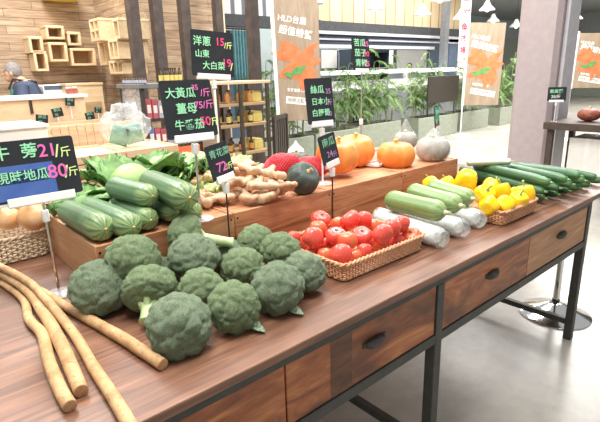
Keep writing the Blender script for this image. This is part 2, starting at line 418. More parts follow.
# ================================================================== WICKER
def wicker(name, label, cat, loc, outline, h, flare, rows, mat, sr=.0028, stake=.013, base=True):
    root = thing(name, label, cat, loc)
    L = [0]
    for i in range(len(outline)): L.append(L[-1]+(Vector(outline[(i+1) % len(outline)])-Vector(outline[i])).length)
    per = L[-1]; ns = int(per/stake)//2*2
    def P(s):
        s %= per
        for i in range(len(outline)):
            if s <= L[i+1]+1e-9:
                a, b = Vector(outline[i]), Vector(outline[(i+1) % len(outline)]); f = (s-L[i])/(L[i+1]-L[i]); p = a.lerp(b, f)
                n = Vector(((b-a).y, -(b-a).x)).normalized(); return p, n
    stk = MB(); side = MB()
    for k in range(ns):
        p, n = P(per*k/ns); q = p*(1+flare)
        stk.tube([(p.x, p.y, .002), (q.x, q.y, h-.003)], sr*.7, 5)
    for r in range(rows):
        z = .006+(h-.012)*r/(rows-1); k2 = 1+flare*z/h; pts = []
        for k in range(ns):
            p, n = P(per*k/ns); sgn = 1 if (k+r) % 2 else -1
            q = p*k2+n*sgn*sr*.9; pts.append((q.x, q.y, z))
        side.tube(pts, sr, 5, closed=True)
    stk.build('stakes', mat, root); side.build('woven_side', mat, root)
    rim = MB()
    for ph in (0, PI):
        pts = []; m = ns*2
        for k in range(m):
            p, n = P(per*k/m); q = p*(1+flare)+n*math.cos(ph+k*1.1)*.0035; pts.append((q.x, q.y, h+math.sin(ph+k*1.1)*.0035))
        rim.tube(pts, .0045, 6, closed=True)
    rim.build('rim', mat, root)
    bs = MB(); n = len(outline)
    bs.add([(p[0], p[1], 0.001) for p in outline]+[(p[0], p[1], .006) for p in outline], [tuple(range(n))[::-1], tuple(range(n, 2*n))]+[(i, (i+1) % n, n+(i+1) % n, n+i) for i in range(n)])
    bs.build('base', mat, root)
    return root
def rrect(w, d, r=.02, n=4):
    o = []
    for cx, cy, a0 in ((w/2-r, -d/2+r, -90), (w/2-r, d/2-r, 0), (-w/2+r, d/2-r, 90), (-w/2+r, -d/2+r, 180)):
        for k in range(n+1): a = R(a0+90*k/n); o.append((cx+r*math.cos(a), cy+r*math.sin(a)))
    return o
wicker('tomato_basket', 'shallow rectangular wicker basket heaped with red tomatoes', 'basket', (1.182, 1.096, TZ+.001), rrect(.40, .31), .058, .05, 7, M['wicker'])
wicker('pepper_basket', 'shallow rectangular wicker basket filled with yellow bell peppers', 'basket', (1.985, 1.005, TZ+.001), rrect(.30, .275), .058, .05, 7, M['wicker'])
oc = Vector((.268, 2.005, TZ+.001))
wicker('onion_basket', 'deep greyish wicker basket of brown onions behind the price board', 'basket', oc, rrect(.27, .26, .05, 6), .09, .06, 9, M['wicker_grey'], .0036, .016)
# ================================================================== BROCCOLI
def crown_mesh(seed, m):
    o = Vector((seed*3.7, seed*1.3, -seed*2.1))
    def fn(d):
        p = d.copy()
        if p.z < -.15: p.z = -.15+(p.z+.15)*.55
        v1 = noise.voronoi(d*1.7+o)[0]; v2 = noise.voronoi(d*4.2+o)[0]; d1 = v1[1]-v1[0]; d2 = v2[1]-v2[0]; d3 = noise.voronoi(d*14+o)[0][0]
        k = .86+.115*(1-math.exp(-5*d1))+.055*(1-math.exp(-6*d2))+.02*max(0, 1-(d3/.5)**2)+.05*noise.noise(d*1.1+o)
        return p*k
    return MB().ico(6 if False else 5, fn).mesh('floret_head', m, True, 180)
CROWNS = {c: [crown_mesh(s+(10 if c == 'b' else 0), M['broc_'+c]) for s in range(1, 4)] for c in 'ab'}
def broccoli(label, c, r, sdir, var, colour, sl=1.25, sq=(1, 1, 1)):
    c = Vector(c); root = thing('broccoli', label, 'vegetable', c, 0, 'broccoli heaped on the table')
    q = (-Vector(sdir)).to_track_quat('Z', 'Y')
    h = bpy.data.objects.new('floret_head', CROWNS[colour][var]); COL.objects.link(h); h.parent = root
    h.rotation_mode = 'QUATERNION'; h.rotation_quaternion = q; h.scale = (r*1.08*sq[0], r*1.08*sq[1], r*1.04*sq[2])
    mb = MB(); d = Vector(sdir).normalized()
    mb.tube([d*r*.2, d*r*.6, d*r*(sl-.12), d*r*(sl-.03), d*r*sl], [r*.30, r*.27, r*.25, r*.29, r*.25], 12)
    o1 = d.orthogonal().normalized()
    for k in range(6):
        e = Quaternion(d, k*PI/3+var) @ o1
        mb.tube([d*r*.85, d*r*.6+e*r*.25, d*r*.3+e*r*.5], [r*.15, r*.14, r*.15], 8)
    mb.build('stalk', M['stalk'], root)
    return root
dn = Vector((0, 0, -1)); bk = Vector((.3, .8, -.25))
BR = [
 ('large blue-green broccoli head beside the clear sign foot and the pale crate end', (.374, 1.29, .888), .077, (-.1, .35, -.6), 0, 'a', .85),
 ('broccoli head leaning against the first crate below the cucumbers', (.474, 1.288, .945), .074, (.1, .3, -.9), 1, 'b', 1.2),
 ('broccoli head between the largest broccoli and the one leaning on the first crate', (.466, 1.165, .892), .072, (-.5, -.75, -.46), 2, 'b', 1.35),
 ('largest broccoli head, next to the cut end of the long burdock root', (.441, .957, .884), .073, (.2, .6, -.5), 1, 'a', .9),
 ('broccoli head on top of the heap, below the lying pale stalk', (.628, 1.212, .930), .073, (-.1, .1, -1), 0, 'a', 1.25),
 ('shaded broccoli head sunk in the middle of the heap', (.572, 1.078, .893), .058, (.0, .3, -.7), 2, 'b', .95),
 ('broccoli head at the table edge, middle of the front three', (.592, .952, .880), .065, (.0, .5, -.55), 0, 'b', .9),
 ('small broccoli head behind the middle front one, on its own patch of table', (.745, 1.135, .886), .064, (.2, .3, -.7), 1, 'b', .9),
 ('small broccoli head against the second crate, right behind the dark sign rod', (.905, 1.285, .886), .063, (.1, .2, -.7), 0, 'b', .9),
 ('tall broccoli head at the table edge, last of the front three', (.734, .952, .884), .071, (.35, .15, -.6), 2, 'a', .85),
 ('broccoli head half hidden between the second crate and the tomato basket', (.895, 1.135, .900), .062, (.0, .2, -.9), 2, 'b', 1.15),
 ('blue-green broccoli head touching the front corner of the tomato basket', (.862, .985, .883), .062, (.0, .3, -.6), 1, 'a', .9),
 ('broccoli head lying on its side with a long pale stalk showing', (.668, 1.312, .966), .064, (.70, -.40, -.22), 0, 'b', 2.2),
 ('dark broccoli head under the lying pale stalk', (.785, 1.297, .874), .054, (.2, .2, -.6), 2, 'a', .85),
 ('little broccoli head in the gap against the first crate foot', (.575, 1.312, .868), .05, (.0, .2, -.6), 1, 'a', .8),
]
for k, b_ in enumerate(BR):
    rt = broccoli(b_[0], b_[1], b_[2], b_[3], b_[4], b_[5], b_[6])
    if k in (6, 9):                       # a torn leaf shows under these two
        r_ = b_[2]; zf = TZ+.004-b_[1][2]; vs = []
        for i in range(6):
            u = i/5; w_ = .016*math.sin(PI*(.12+.85*u))
            for s in (-1, 0, 1): vs.append(((.02 if k == 6 else .005)+s*w_+.012*u, -.35*r_-.062*u-.0, zf+.022*(1-u)**2+abs(s)*.004))
        lf = MB().add(vs, [(i*3+j, i*3+j+1, i*3+j+4, i*3+j+3) for i in range(5) for j in (0, 1)]).build('leaf', M['broc_a'], rt, ang=180)
        sm = lf.modifiers.new('th', 'SOLIDIFY'); sm.thickness = .002

# ================================================================== TOMATOES
def tom_mesh(seed):
    def fn(d):
        a = math.atan2(d.y, d.x); s = math.sqrt(max(0, 1-d.z*d.z))
        r = 1+.035*s*math.cos(5*a+seed)+.02*math.cos(3*a+seed*2)
        z = d.z*.86
        if d.z > .55: z -= .22*((d.z-.55)/.45)**2
        if d.z < -.7: z += .06*((-d.z-.7)/.3)**2
        return Vector((d.x*r*1.07, d.y*r*1.07, z*1.08))
    return MB().ico(4, fn)
TOMS = [tom_mesh(s).mesh('fruit', M['tom_a' if s != 2 else 'tom_b'], True, 180) for s in range(3)]
sb = MB()
for k in range(6):
    a = k*PI/3; sb.tube([(0, 0, .655), (.13*math.cos(a), .13*math.sin(a), .665), (.2*math.cos(a+.2), .2*math.sin(a+.2), .70)], [.05, .04, .012], 6)
sb.lathe([(.0, .70), (.05, .69), (.06, .64)], 8)
sb.v = [(x, y, z+.055) for x, y, z in sb.v]
SCAR = sb.mesh('stem_scar', M['scar'], True, 60)
TT = [('t1',1.163,1.232,.926,.0350,(-.05,-.45,.85),1,'tomato with dark stem scar topping the back of the heap by the dark rod'),
('t2',1.021,1.118,.919,.0350,(.3,.8,-.3),0,'glossy red tomato on top at the basket end beside the broccoli'),
('t3',1.114,1.194,.910,.0304,(.5,.6,.3),2,'orange-red tomato tucked behind the glossy end tomato, below the back scarred one'),
('t4',1.104,1.094,.910,.0341,(-.1,-.25,.95),0,'red tomato with dark stem scar facing up, mid heap behind the orange one'),
('t5',1.092,1.030,.911,.0313,(.6,.5,.2),2,'orange-blushed tomato lying above the frontmost one'),
('t6',1.038,1.004,.884,.0352,(.2,.9,-.1),0,'frontmost red tomato at the basket corner nearest the table edge'),
('t7',1.025,1.127,.861,.0254,(.1,.9,-.1),0,'small dark-red tomato under the glossy end tomato'),
('t8',1.033,1.075,.862,.0265,(.3,.9,-.2),2,'small orange-red tomato low beside the frontmost one'),
('t10',1.231,1.147,.927,.0383,(-.2,.6,.6),0,'biggest red tomato on top of the heap, orange near its shoulder'),
('t11',1.300,1.146,.912,.0337,(.3,.8,.4),0,'red tomato touching the biggest one, on the side toward the luffas'),
('t12',1.176,1.042,.905,.0343,(-.25,-.35,.9),0,'red tomato with dark stem scar below the biggest tomato'),
('t13',1.256,1.238,.886,.0288,(.1,.7,.5),2,'orange-red tomato low at the back wall of the basket'),
('t14',1.148,1.005,.864,.0286,(.2,.9,.1),0,'red tomato low along the front rim, next to the frontmost one'),
('t15',1.096,1.001,.862,.0247,(.2,.9,.1),2,'small orange tomato wedged low beside the frontmost one along the rim'),
('t16',1.203,.973,.922,.0343,(.1,.9,.2),0,'deep red tomato on top of the front rim, middle of the long side'),
('t17',1.266,.983,.926,.0310,(.2,.9,.3),0,'pinkish red tomato between the deep red one and the one by the luffas'),
('t18',1.326,.990,.925,.0300,(.2,.8,.4),0,'red tomato on top nearest the wrapped white roll'),
('t19',1.357,.968,.878,.0321,(-.5,-.2,.8),2,'orange-red tomato in the far corner of the basket by the luffas'),
('t20',1.302,.987,.864,.0283,(.2,.9,.1),0,'red tomato low along the rim beside the far corner one'),
('t21',1.219,.991,.863,.0275,(.2,.9,.1),2,'red tomato low under the deep red one at the rim'),
('t22',1.345,1.139,.875,.0306,(.2,.9,.1),2,'orange tomato low in the basket behind the scarred one'),
('t23',1.025,1.228,.888,.0265,(.3,.9,.3),0,'red tomato at the back corner of the basket behind the broccoli'),
('t24',1.076,1.225,.860,.0235,(.1,.9,.1),0,'tiny red tomato between the back corner one and the heap')]
TT += [('f%d' % k, x, y, .868, .0305, (.1, .3, 1), k % 3 and 1, 'tomato on the basket floor '+d) for k, (x, y, d) in enumerate((
    (1.095, 1.150, 'under the two orange ones at the back'), (1.165, 1.125, 'under the biggest tomato'), (1.165, 1.195, 'at the back wall behind the biggest tomato'), (1.10, 1.065, 'under the orange-blushed one'),
    (1.215, 1.060, 'between the deep red one and the scarred one'), (1.285, 1.055, 'under the pinkish red one'), (1.345, 1.065, 'by the end wall toward the luffas'), (1.23, 1.20, 'under the one at the back wall')))]
for k, (n_, x, y, z, r, up, v, lab) in enumerate(TT):
    root = thing('tomato', lab, 'tomato', (x, y, z), 0, 'tomatoes in the wicker basket', rot=Vector(up).to_track_quat('Z', 'Y'))
    for me, nm in ((TOMS[v], 'fruit'), (SCAR, 'stem_scar')):
        o = bpy.data.objects.new(nm, me); COL.objects.link(o); o.parent = root; o.scale = (r, r, r)

# ================================================================== PEPPERS
def pep_mesh(seed):
    def fn(d):
        a = math.atan2(d.y, d.x); s = math.sqrt(max(0, 1-d.z*d.z))
        lob = 1-.16*abs(math.sin(2*a+seed*.4))**.0001*(.5-.5*math.cos(4*a+seed))*s
        w = (1-.16*max(0, -d.z))*(s**.72/(s+1e-6) if s > 1e-4 else 0)
        z = d.z*1.12
        if d.z > .6: z -= .34*((d.z-.6)/.4)**1.6
        if d.z < -.7: z += .25*((-d.z-.7)/.3)**2
        return Vector((d.x*w*lob, d.y*w*lob, z))
    return MB().ico(4, fn).mesh('fruit', M['pepper'], True, 180)
PEPS = [pep_mesh(s) for s in range(3)]
ps = MB().tube([(0, 0, .72), (.02, 0, .95), (.10, .02, 1.2), (.24, .05, 1.36)], [.14, .1, .09, .11], 8)
ps.lathe([(.0, .86), (.2, .82), (.33, .76), (.3, .72)], 10, lobes=5, depth=.25)
PST = ps.mesh('stem', M['pstem'], True, 60)
PP = [(466, 181, 2.16, .048, (.1, .3, -.8), 'largest yellow bell pepper, standing at the back of the basket'),
 (491, 187, 2.19, .037, (.5, -.2, .6), 'yellow bell pepper behind, beside the largest one toward the long cucumbers'),
 (502, 191, 2.16, .037, (.0, .3, .9), 'yellow bell pepper with stem curling up in the middle of the back row'),
 (512.5, 195.5, 2.20, .034, (-.2, .5, .6), 'yellow bell pepper at the back by the long cucumbers, stem hidden'),
 (525, 194, 2.13, .041, (.0, .2, .95), 'yellow bell pepper with upright stem at the far corner of the basket'),
 (484, 195, 2.06, .040, (-.3, -.5, .75), 'yellow bell pepper with curled stem in front of the largest one'),
 (489, 206, 1.98, .038, (.9, .2, .1), 'yellow bell pepper lying low along the front rim by the luffas'),
 (504, 206, 2.00, .038, (.85, -.1, .35), 'yellow bell pepper lying with stem sideways at the front corner'),
 (518, 201, 2.06, .037, (-.2, -.3, .9), 'yellow bell pepper with bent stem along the short front rim'),
 (448, 184.5, 2.20, .034, (.2, .5, .6), 'yellow bell pepper just showing behind the luffas'),
 (431, 184, 2.16, .032, (.2, .5, .6), 'yellow bell pepper tip showing above the first two luffas')]
for k, (px, py, d, r, up, lab) in enumerate(PP):
    root = thing('bell_pepper', lab, 'bell pepper', at_d(px, py, d), 0, 'yellow bell peppers in the basket', rot=Vector(up).to_track_quat('Z', 'Y'))
    for me, nm in ((PEPS[k % 3], 'fruit'), (PST, 'stem')):
        o = bpy.data.objects.new(nm, me); COL.objects.link(o); o.parent = root; o.scale = (r*1.16, r*1.16, r*1.1)

# ================================================================== LONG VEGETABLES
def longveg(name, label, cat, A, B, r, m, group, ribs=10, rib=.04, bend=.0, tip=.5, tipmat=None, stemname='stem_end', neck=.0, tr=.28, n=30, seg=26):
    A, B = Vector(A), Vector(B); L = (B-A).length
    root = thing(name, label, cat, A, 0, group, rot=(B-A).to_track_quat('X', 'Z'))
    mb = MB(); vs, fs = [], []
    for i in range(seg+1):
        u = i/seg; e = min(u, 1-u)*L/r
        w = (1-(1-min(1, e/1.1))**2.4)**.5 if e < 1.1 else 1
        if neck and u > 1-neck: w *= 1-.35*((u-1+neck)/neck)
        w *= 1+.03*math.sin(u*5+L*30)
        for k in range(n):
            a = 2*PI*k/n; q = r*w*(1+rib*math.cos(ribs*a)*min(1, w))
            vs.append((u*L, math.cos(a)*q, math.sin(a)*q+bend*math.sin(PI*u)))
    for i in range(seg):
        for k in range(n): fs.append((i*n+k, i*n+(k+1) % n, (i+1)*n+(k+1) % n, (i+1)*n+k))
    fs += [tuple(range(n))[::-1], tuple(seg*n+k for k in range(n))]
    mb.add(vs, fs).build('body', m, root, ang=180)
    s = MB(); s.tube([(L-.004, 0, 0), (L+tip*r*.5, 0, r*.05), (L+tip*r, 0, r*.12)], [r*tr, r*tr*.6, r*tr*.7], 10)
    s.build(stemname, tipmat or M['cut'], root)
    return root
g = 'large cucumbers on the first crate'
CK = [((66, 210), 1.021, (106, 230), .041, 'large cucumber on the crate edge, closest to the onion basket'),
 ((86, 206), 1.021, (134, 228), .0405, 'large cucumber second from the onion basket, lying on the crate'),
 ((117, 204), 1.018, (151, 221), .037, 'large cucumber with pale yellow tip, third along the crate'),
 ((145, 203), 1.020, (178, 213), .038, 'large cucumber under the longest upper one'),
 ((177, 205), 1.018, (197, 213), .034, 'large cucumber with pale green tip, nearest the clear sign foot'),
 ((112, 186), 1.087, (153, 197), .0375, 'upper cucumber with yellow tip, lying across the lower row'),
 ((142, 178), 1.092, (190, 198.5), .043, 'longest upper cucumber, second layer beside the ginger')]
for a, z, b, r, lab in CK:
    A, B = at_z(a[0], a[1], z), at_z(b[0], b[1], z)
    if (B-A).length > .36: A = B+(A-B)*.36/(B-A).length
    if (B-A).length < .24: A = B+(A-B)*.24/(B-A).length
    longveg('large_cucumber', lab, 'cucumber', A, B, r, M['cuke'], g, tip=.04, tr=.13, tipmat=M['pstalk'], stemname='blossom_scar', ribs=11, rib=.02, n=44)
g = 'pale green luffas on the wrapped rolls'
for a, b, r, lab in (((387, 199), (446, 213), .040, 'pale green luffa nearest the tomatoes, on top of a wrapped white roll'),
                     ((410, 190.5), (461, 206), .038, 'middle pale green luffa of the three'),
                     ((430, 186), (473, 199), .036, 'pale green luffa beside the yellow peppers')):
    z = .825+.082+r
    longveg('luffa', lab, 'luffa', at_z(*a, z), at_z(*b, z), r, M['luffa'], g, ribs=9, rib=.022, tip=.45, neck=.12, n=45)
g = 'white vegetables in foam net and plastic under the luffas'
for a, b, lab in (((379, 216), (444, 239), 'white foam-netted vegetable roll beside the tomato basket'),
                  ((413, 211), (465, 229.5), 'white wrapped vegetable roll under the middle luffa'),
                  ((441, 204), (481, 220.5), 'white wrapped vegetable roll against the pepper basket')):
    r = .039; A, B = at_z(*a, TZ+.041), at_z(*b, TZ+.041); L = (B-A).length
    root = thing('wrapped_radish', lab, 'wrapped vegetable', A, 0, g, rot=(B-A).to_track_quat('X', 'Z'))
    MB().tube([(0, 0, 0), (.006, 0, 0), (.02, 0, 0), (L*.5, 0, 0), (L-.05, 0, 0), (L-.03, 0, 0)], [r*.5, r*.8, r*.94, r*.96, r*.92, r*.6], 24).build('foam_sleeve', M['foam'], root)
    vs = []; n_ = 28; rr = [(0, .99), (.1, 1.0), (.5, 1.0), (.78, 1.0), (.88, .98), (.95, .9), (.985, .62), (1.0, .75)]
    for u, w in rr:
        for k in range(n_):
            a_ = 2*PI*k/n_; q = r*w*(1+(.10*noise.noise(Vector((u*9, math.cos(a_)*3, math.sin(a_)*3+L*20))) if u > .7 else .02*noise.noise(Vector((u*8, a_, 1)))))
            vs.append((u*L, q*math.cos(a_), q*math.sin(a_)))
    fs = [(i*n_+k, i*n_+(k+1) % n_, (i+1)*n_+(k+1) % n_, (i+1)*n_+k) for i in range(len(rr)-1) for k in range(n_)]
    fs += [tuple((len(rr)-1)*n_+k for k in range(n_))]
    MB().add(vs, fs).build('plastic_film', M['wrap'], root)
g = 'long dark cucumbers at the far table end'
LK = [((462, 174), .852, (546, 199), .852), ((470, 172), .852, (559, 195), .852), ((482, 171), .852, (570, 191.5), .852), ((496, 170), .852, (581, 188.5), .852), ((512, 169), .852, (591, 185), .852),
      ((530, 168.5), .852, (603, 181), .852), ((528, 167), .898, (598, 177.5), .898), ((514, 166), .942, (582, 176.5), .942),
      ((457, 168.5), .898, (546, 192), .898), ((474, 167.5), .898, (561, 188.5), .898), ((490, 166.5), .898, (574, 185), .898), ((508, 166.5), .898, (586, 181), .898),
      ((474, 164.5), .942, (552, 183), .942), ((494, 165), .942, (569, 180), .942)]
lk_ = ['bottom layer, along the yellow peppers', 'bottom layer, second from the yellow peppers', 'bottom layer, third from the yellow peppers', 'bottom layer, fourth from the yellow peppers', 'bottom layer, next to the outermost one', 'bottom layer, outermost at the table end', 'middle layer, outermost at the table end', 'on top of the pile, outermost at the table end',
       'middle layer, nearest the yellow peppers', 'middle layer, second from the peppers', 'middle layer, third from the peppers', 'middle layer, fourth from the peppers', 'on top of the pile, nearest the peppers', 'on top of the pile, second from the peppers']
for (a, z1, b, z2), lab in zip(LK, lk_):
    A, B = at_z(*a, z1), at_z(*b, z2)
    if (B-A).length > .60: A = B+(A-B)*.60/(B-A).length
    longveg('long_cucumber', 'long dark green cucumber, '+lab, 'cucumber', A, B, .0245, M['longcuke'], g, ribs=8, rib=.05, bend=.0, tip=.22, n=24, neck=.2, tipmat=M['frond_d'])
longveg('pale_luffa', 'single pale whitish luffa lying on top behind the long cucumbers', 'luffa', at_z(466, 163, .965), at_z(512, 161.5, .985), .016, M['palecuke'], None, ribs=8, rib=.04, bend=.0, tip=.7, n=24)

# ================================================================== BURDOCK
BD = [('burdock root with its cut end by the largest broccoli', [(-40, 262), (20, 281), (67, 307), (118.6, 335.6), (141, 350), (163, 364.5)], [.010, .0115, .0125, .0135, .0135, .0125], [.030, .022, 0, 0, 0, 0]),
      ('longest burdock root, running off over the table edge', [(-45, 246), (19, 276), (46, 299), (74, 334), (94, 367.5), (114, 398), (134, 432)], [.009, .0105, .011, .0115, .012, .0125, .0125], [.062, .046, .026, 0, 0, 0, 0]),
      ('thickest burdock root, middle of the three with cut ends side by side', [(-45, 248), (19, 284), (43, 312), (61, 344), (74, 374), (81, 391)], [.010, .012, .0145, .015, .0145, .0135], [.032, .022, 0, 0, 0, 0]),
      ('crooked burdock root with a kink, the outermost of the bundle', [(-40, 258), (17, 293), (29, 319), (42, 334), (49, 361), (61, 391), (70, 406)], [.009, .010, .0115, .0125, .013, .013, .0125], [.0, 0, 0, 0, 0, 0, 0])]
for lab, pts, rr, lift in BD:
    P = [at_z(px, py, TZ+r+.001+l) for (px, py), r, l in zip(pts, rr, lift)]
    Q, rq = [], []
    rr = [r_*1.07 for r_ in rr]
    for i in range(len(P)-1):
        p0, p1, p2, p3 = P[max(0, i-1)], P[i], P[i+1], P[min(len(P)-1, i+2)]
        for j in range(8):
            t_ = j/8; Q.append(.5*((2*p1)+(p2-p0)*t_+(2*p0-5*p1+4*p2-p3)*t_*t_+(3*p1-p0-3*p2+p3)*t_**3))
            rq.append((rr[i]*(1-t_)+rr[i+1]*t_)*(1+.05*noise.noise(Q[-1]*40)))
    Q.append(P[-1]); rq.append(rr[-1])
    org = P[-1].copy(); root = thing('burdock_root', lab, 'burdock root', org, 0, 'burdock roots fanned out on the table')
    MB().tube([q-org for q in Q], rq, 16).build('root_body', M['burdock'], root, ang=60)
    d = (Q[-1]-Q[-2]).normalized()
    MB().tube([-d*.001, d*.0012, d*.002], [rr[-1]*.97, rr[-1]*.93, rr[-1]*.6], 16).build('cut_end', M['burcut'], root)

# ================================================================== LEAFY HEADS
def leaf_mb(Rr, L, W, az, lift, seed, curl=.5):
    mb = MB(); nu, nv = 18, 20; vs, fs = [], []
    Mz = Matrix.Rotation(az, 4, 'Z')
    for i in range(nu+1):
        u = i/nu
        th = lift+u*curl                     # leaf bends outward as it grows
        x = Rr*.55+L*u*math.cos(lift-.55*u)*(.35+.75*u); z = .012+L*u*math.sin(lift-.75*u*u)*.85
        wd = W*(math.sin(PI*min(1, .12+.8*u))**.7)
        for j in range(nv+1):
            v = j/nv*2-1
            e = max(abs(v), u)**3
            ruf = .014*e*math.sin(11*v+8*u+seed)+.012*e*math.sin(27*v+19*u+seed*2)
            vs.append(Mz @ Vector((x-.25*W*v*v+ruf*.6, v*wd, z+ruf+.22*W*v*v)))
    for i in range(nu):
        for j in range(nv): fs.append((i*(nv+1)+j, i*(nv+1)+j+1, (i+1)*(nv+1)+j+1, (i+1)*(nv+1)+j))
    return mb.add(vs, fs)
def leafy(name, label, cat, c, r, nl, seed, head=True, m1='leaf', mh='cabbage', L=1.5, lift=1.0, group='leafy heads on the riser', Wm=.75):
    root = thing(name, label, cat, c, 0, group); rnd = random.Random(seed)
    if head:
        def fn(d):
            k = 1+.05*noise.noise(d*2.2+Vector((seed, 0, 0)))+.03*abs(math.sin(4*math.atan2(d.y, d.x)+2*d.z))
            return Vector((d.x*r*k, d.y*r*k, r*.95*d.z*k+r*.95))
        MB().ico(4, fn).build('head', M[mh], root, ang=180)
    for k in range(nl):
        az = 2*PI*k/nl+rnd.uniform(-.3, .3); lf = lift*((1.0, .72)[k % 2] if head else rnd.uniform(.75, 1.2))
        if head and math.cos(az-math.atan2(-.93, -.35)) > .3: lf = .78
        o = leaf_mb(r*(1.7 if head else .4), r*L*rnd.uniform(.85, 1.2), r*Wm*rnd.uniform(.8, 1.15), az, lf, seed+k*1.7, .6).build('leaf', M[m1] if k % 7 else M['leaf_y'], root, ang=180)
        s = o.modifiers.new('th', 'SOLIDIFY'); s.thickness = .0015
    return root
leafy('cabbage', 'round pale green cabbage with dark ruffled outer leaves behind the cucumbers', 'cabbage', (.70, 1.80, CZ), .078, 18, 3, L=2.5, lift=1.55, Wm=1.0)
leafy('lettuce', 'leafy dark green lettuce between the cabbage and the ginger', 'lettuce', (.90, 1.83, CZ), .085, 22, 5, False, L=2.3, lift=1.2, Wm=.85)
leafy('lettuce', 'loose green lettuce under the cabbage at the crate end', 'lettuce', (.60, 1.80, CZ), .045, 14, 8, False, L=1.5, lift=1.25)
leafy('lettuce', 'pale yellow-green lettuce beside the longest cucumber', 'lettuce', (.90, 1.66, CZ), .045, 12, 11, False, 'leaf_y', L=2.0, lift=.9)
leafy('lettuce', 'pale green lettuce behind the small broccoli price sign', 'lettuce', (1.14, 1.82, CZ), .055, 14, 14, False, 'leaf_y', L=2.5, lift=1.3)

# ================================================================== GINGER
def ginger(label, pts, seed, r=.0185):
    rnd = random.Random(seed); pts = [Vector(p) for p in pts]; org = pts[0].copy(); mb = MB(); cuts = []
    for i in range(len(pts)-1):
        a, b = pts[i]-org, pts[i+1]-org; L = (b-a).length; n_ = max(2, int(L/.022))
        for k in range(n_+1):
            f = k/n_; mb.ell(a.lerp(b, f)+Vector((rnd.uniform(-1, 1), rnd.uniform(-1, 1), 0))*.004, r*rnd.uniform(.8, 1.1), 8)
    for k in range(len(pts)*3+1):
        i = rnd.randrange(len(pts)-1); c = (pts[i]-org).lerp(pts[i+1]-org, rnd.random()); d = (pts[i+1]-pts[i]).normalized()
        s = d.cross(Vector((0, 0, 1))).normalized()*rnd.choice((-1, 1))+Vector((0, 0, rnd.uniform(-.05, .7)))+d*rnd.uniform(-.4, .6)
        s.normalize()
        for j in range(3): mb.ell(c+s*(.014*(j+1)), r*(.85-.1*j), 8)
        cuts.append((c+s*.052, s))
    root = thing('ginger_root', label, 'ginger', org, 0, 'ginger roots heaped on the crate')
    mb.fuse('rhizome', M['ginger'], root, .0045, 3)
    return root
def Z(px, py, z): return tuple(at_z(px, py, z))
z1, z2, z3 = CZ+.024, CZ+.066, CZ+.108
GI = [('ginger root with two knobs at the crate edge beside the squash foot', [Z(243, 198, z1), Z(262, 196, z1), Z(284, 189, z1)]),
      ('branching ginger root along the crate edge below the small price sign', [Z(203, 196, z1), Z(222, 199, z1), Z(240, 193, z1)]),
      ('long ginger root reaching over the heap toward the dark squash', [Z(232, 165, z3), Z(255, 171, z3), Z(284, 176, z3-.01)]),
      ('ginger root behind the small sign at the lettuce side', [Z(192, 187, z1), Z(204, 180, z2), Z(218, 178, z2)]),
      ('ginger root in the middle of the heap, knobs pointing up', [Z(222, 184, z2), Z(243, 183, z2), Z(258, 184, z2)]),
      ('ginger root lying with its end against the dark squash', [Z(252, 186, z2), Z(272, 186, z2), Z(290, 187, z2-.02)]),
      ('ginger root at the back of the heap against the red net', [Z(205, 172, z2), Z(226, 171, z3-.01), Z(244, 172, z3-.02)]),
      ('short ginger root under the long one, front of the heap', [Z(262, 199, z1), Z(276, 194, z1)]),
      ('small ginger root at the clear sign foot', [Z(196, 196, z1), Z(206, 203, z1)])]
for k, (lab, pts) in enumerate(GI): ginger(lab, pts, 20+k)

# ================================================================== PUMPKINS, SQUASH, NETS
def pumpkin(name, label, cat, c, r, hk, m, sm, group=None, lobes=10, depth=.07, tilt=(0, 0, 1), stalk=.16):
    root = thing(name, label, cat, c, 0, group, rot=Vector(tilt).to_track_quat('Z', 'Y'))
    def fn(d):
        a = math.atan2(d.y, d.x); s = math.sqrt(max(0, 1-d.z*d.z))
        k = 1-depth*(1-abs(math.cos(a*lobes/2)))**1.5*s; z = d.z
        if abs(d.z) > .6: z -= math.copysign(.3*((abs(d.z)-.6)/.4)**2, d.z)
        return Vector((d.x*k*r, d.y*k*r, z*r*hk))
    MB().ico(5, fn).build('shell', m, root, ang=180)
    h0 = r*hk*.68
    MB().tube([(0, 0, h0), (0, 0, h0+r*stalk*.7), (r*.06, 0, h0+r*stalk*1.6)], [r*.2, r*.1, r*.12], 8).build('stalk', sm, root)
    return root
g = 'orange pumpkins on the riser'
pumpkin('pumpkin', 'orange pumpkin right behind the small tilted sign', 'pumpkin', at_d(337.5, 155.5, 2.22), .101, .92, M['pumpkin'], M['pstalk'], g, tilt=(-.1, -.15, 1))
pumpkin('pumpkin', 'orange pumpkin at the back, partly behind the one with the tilted sign', 'pumpkin', at_d(355, 150.5, 2.46), .101, .94, M['pumpkin'], M['pstalk'], g, tilt=(-.1, -.1, 1))
pumpkin('pumpkin', 'orange pumpkin standing alone near the netted gourds', 'pumpkin', at_d(396, 155, 2.44), .097, .84, M['pumpkin'], M['pstalk'], g)
pumpkin('kabocha_squash', 'dark green squash with pale stalk at the end of the ginger heap', 'squash', at_d(303, 178.5, 1.93), .068, .97, M['kabocha'], M['kstalk'], 'dark squashes', lobes=9, depth=.05, tilt=(.1, -.75, .75))
pumpkin('kabocha_squash', 'dark green squash behind the red net bag, only its top showing', 'squash', at_d(297, 162, 2.42), .07, .9, M['kabocha'], M['kstalk'], 'dark squashes', lobes=9, depth=.05)
g = 'gourds wrapped in clear film'
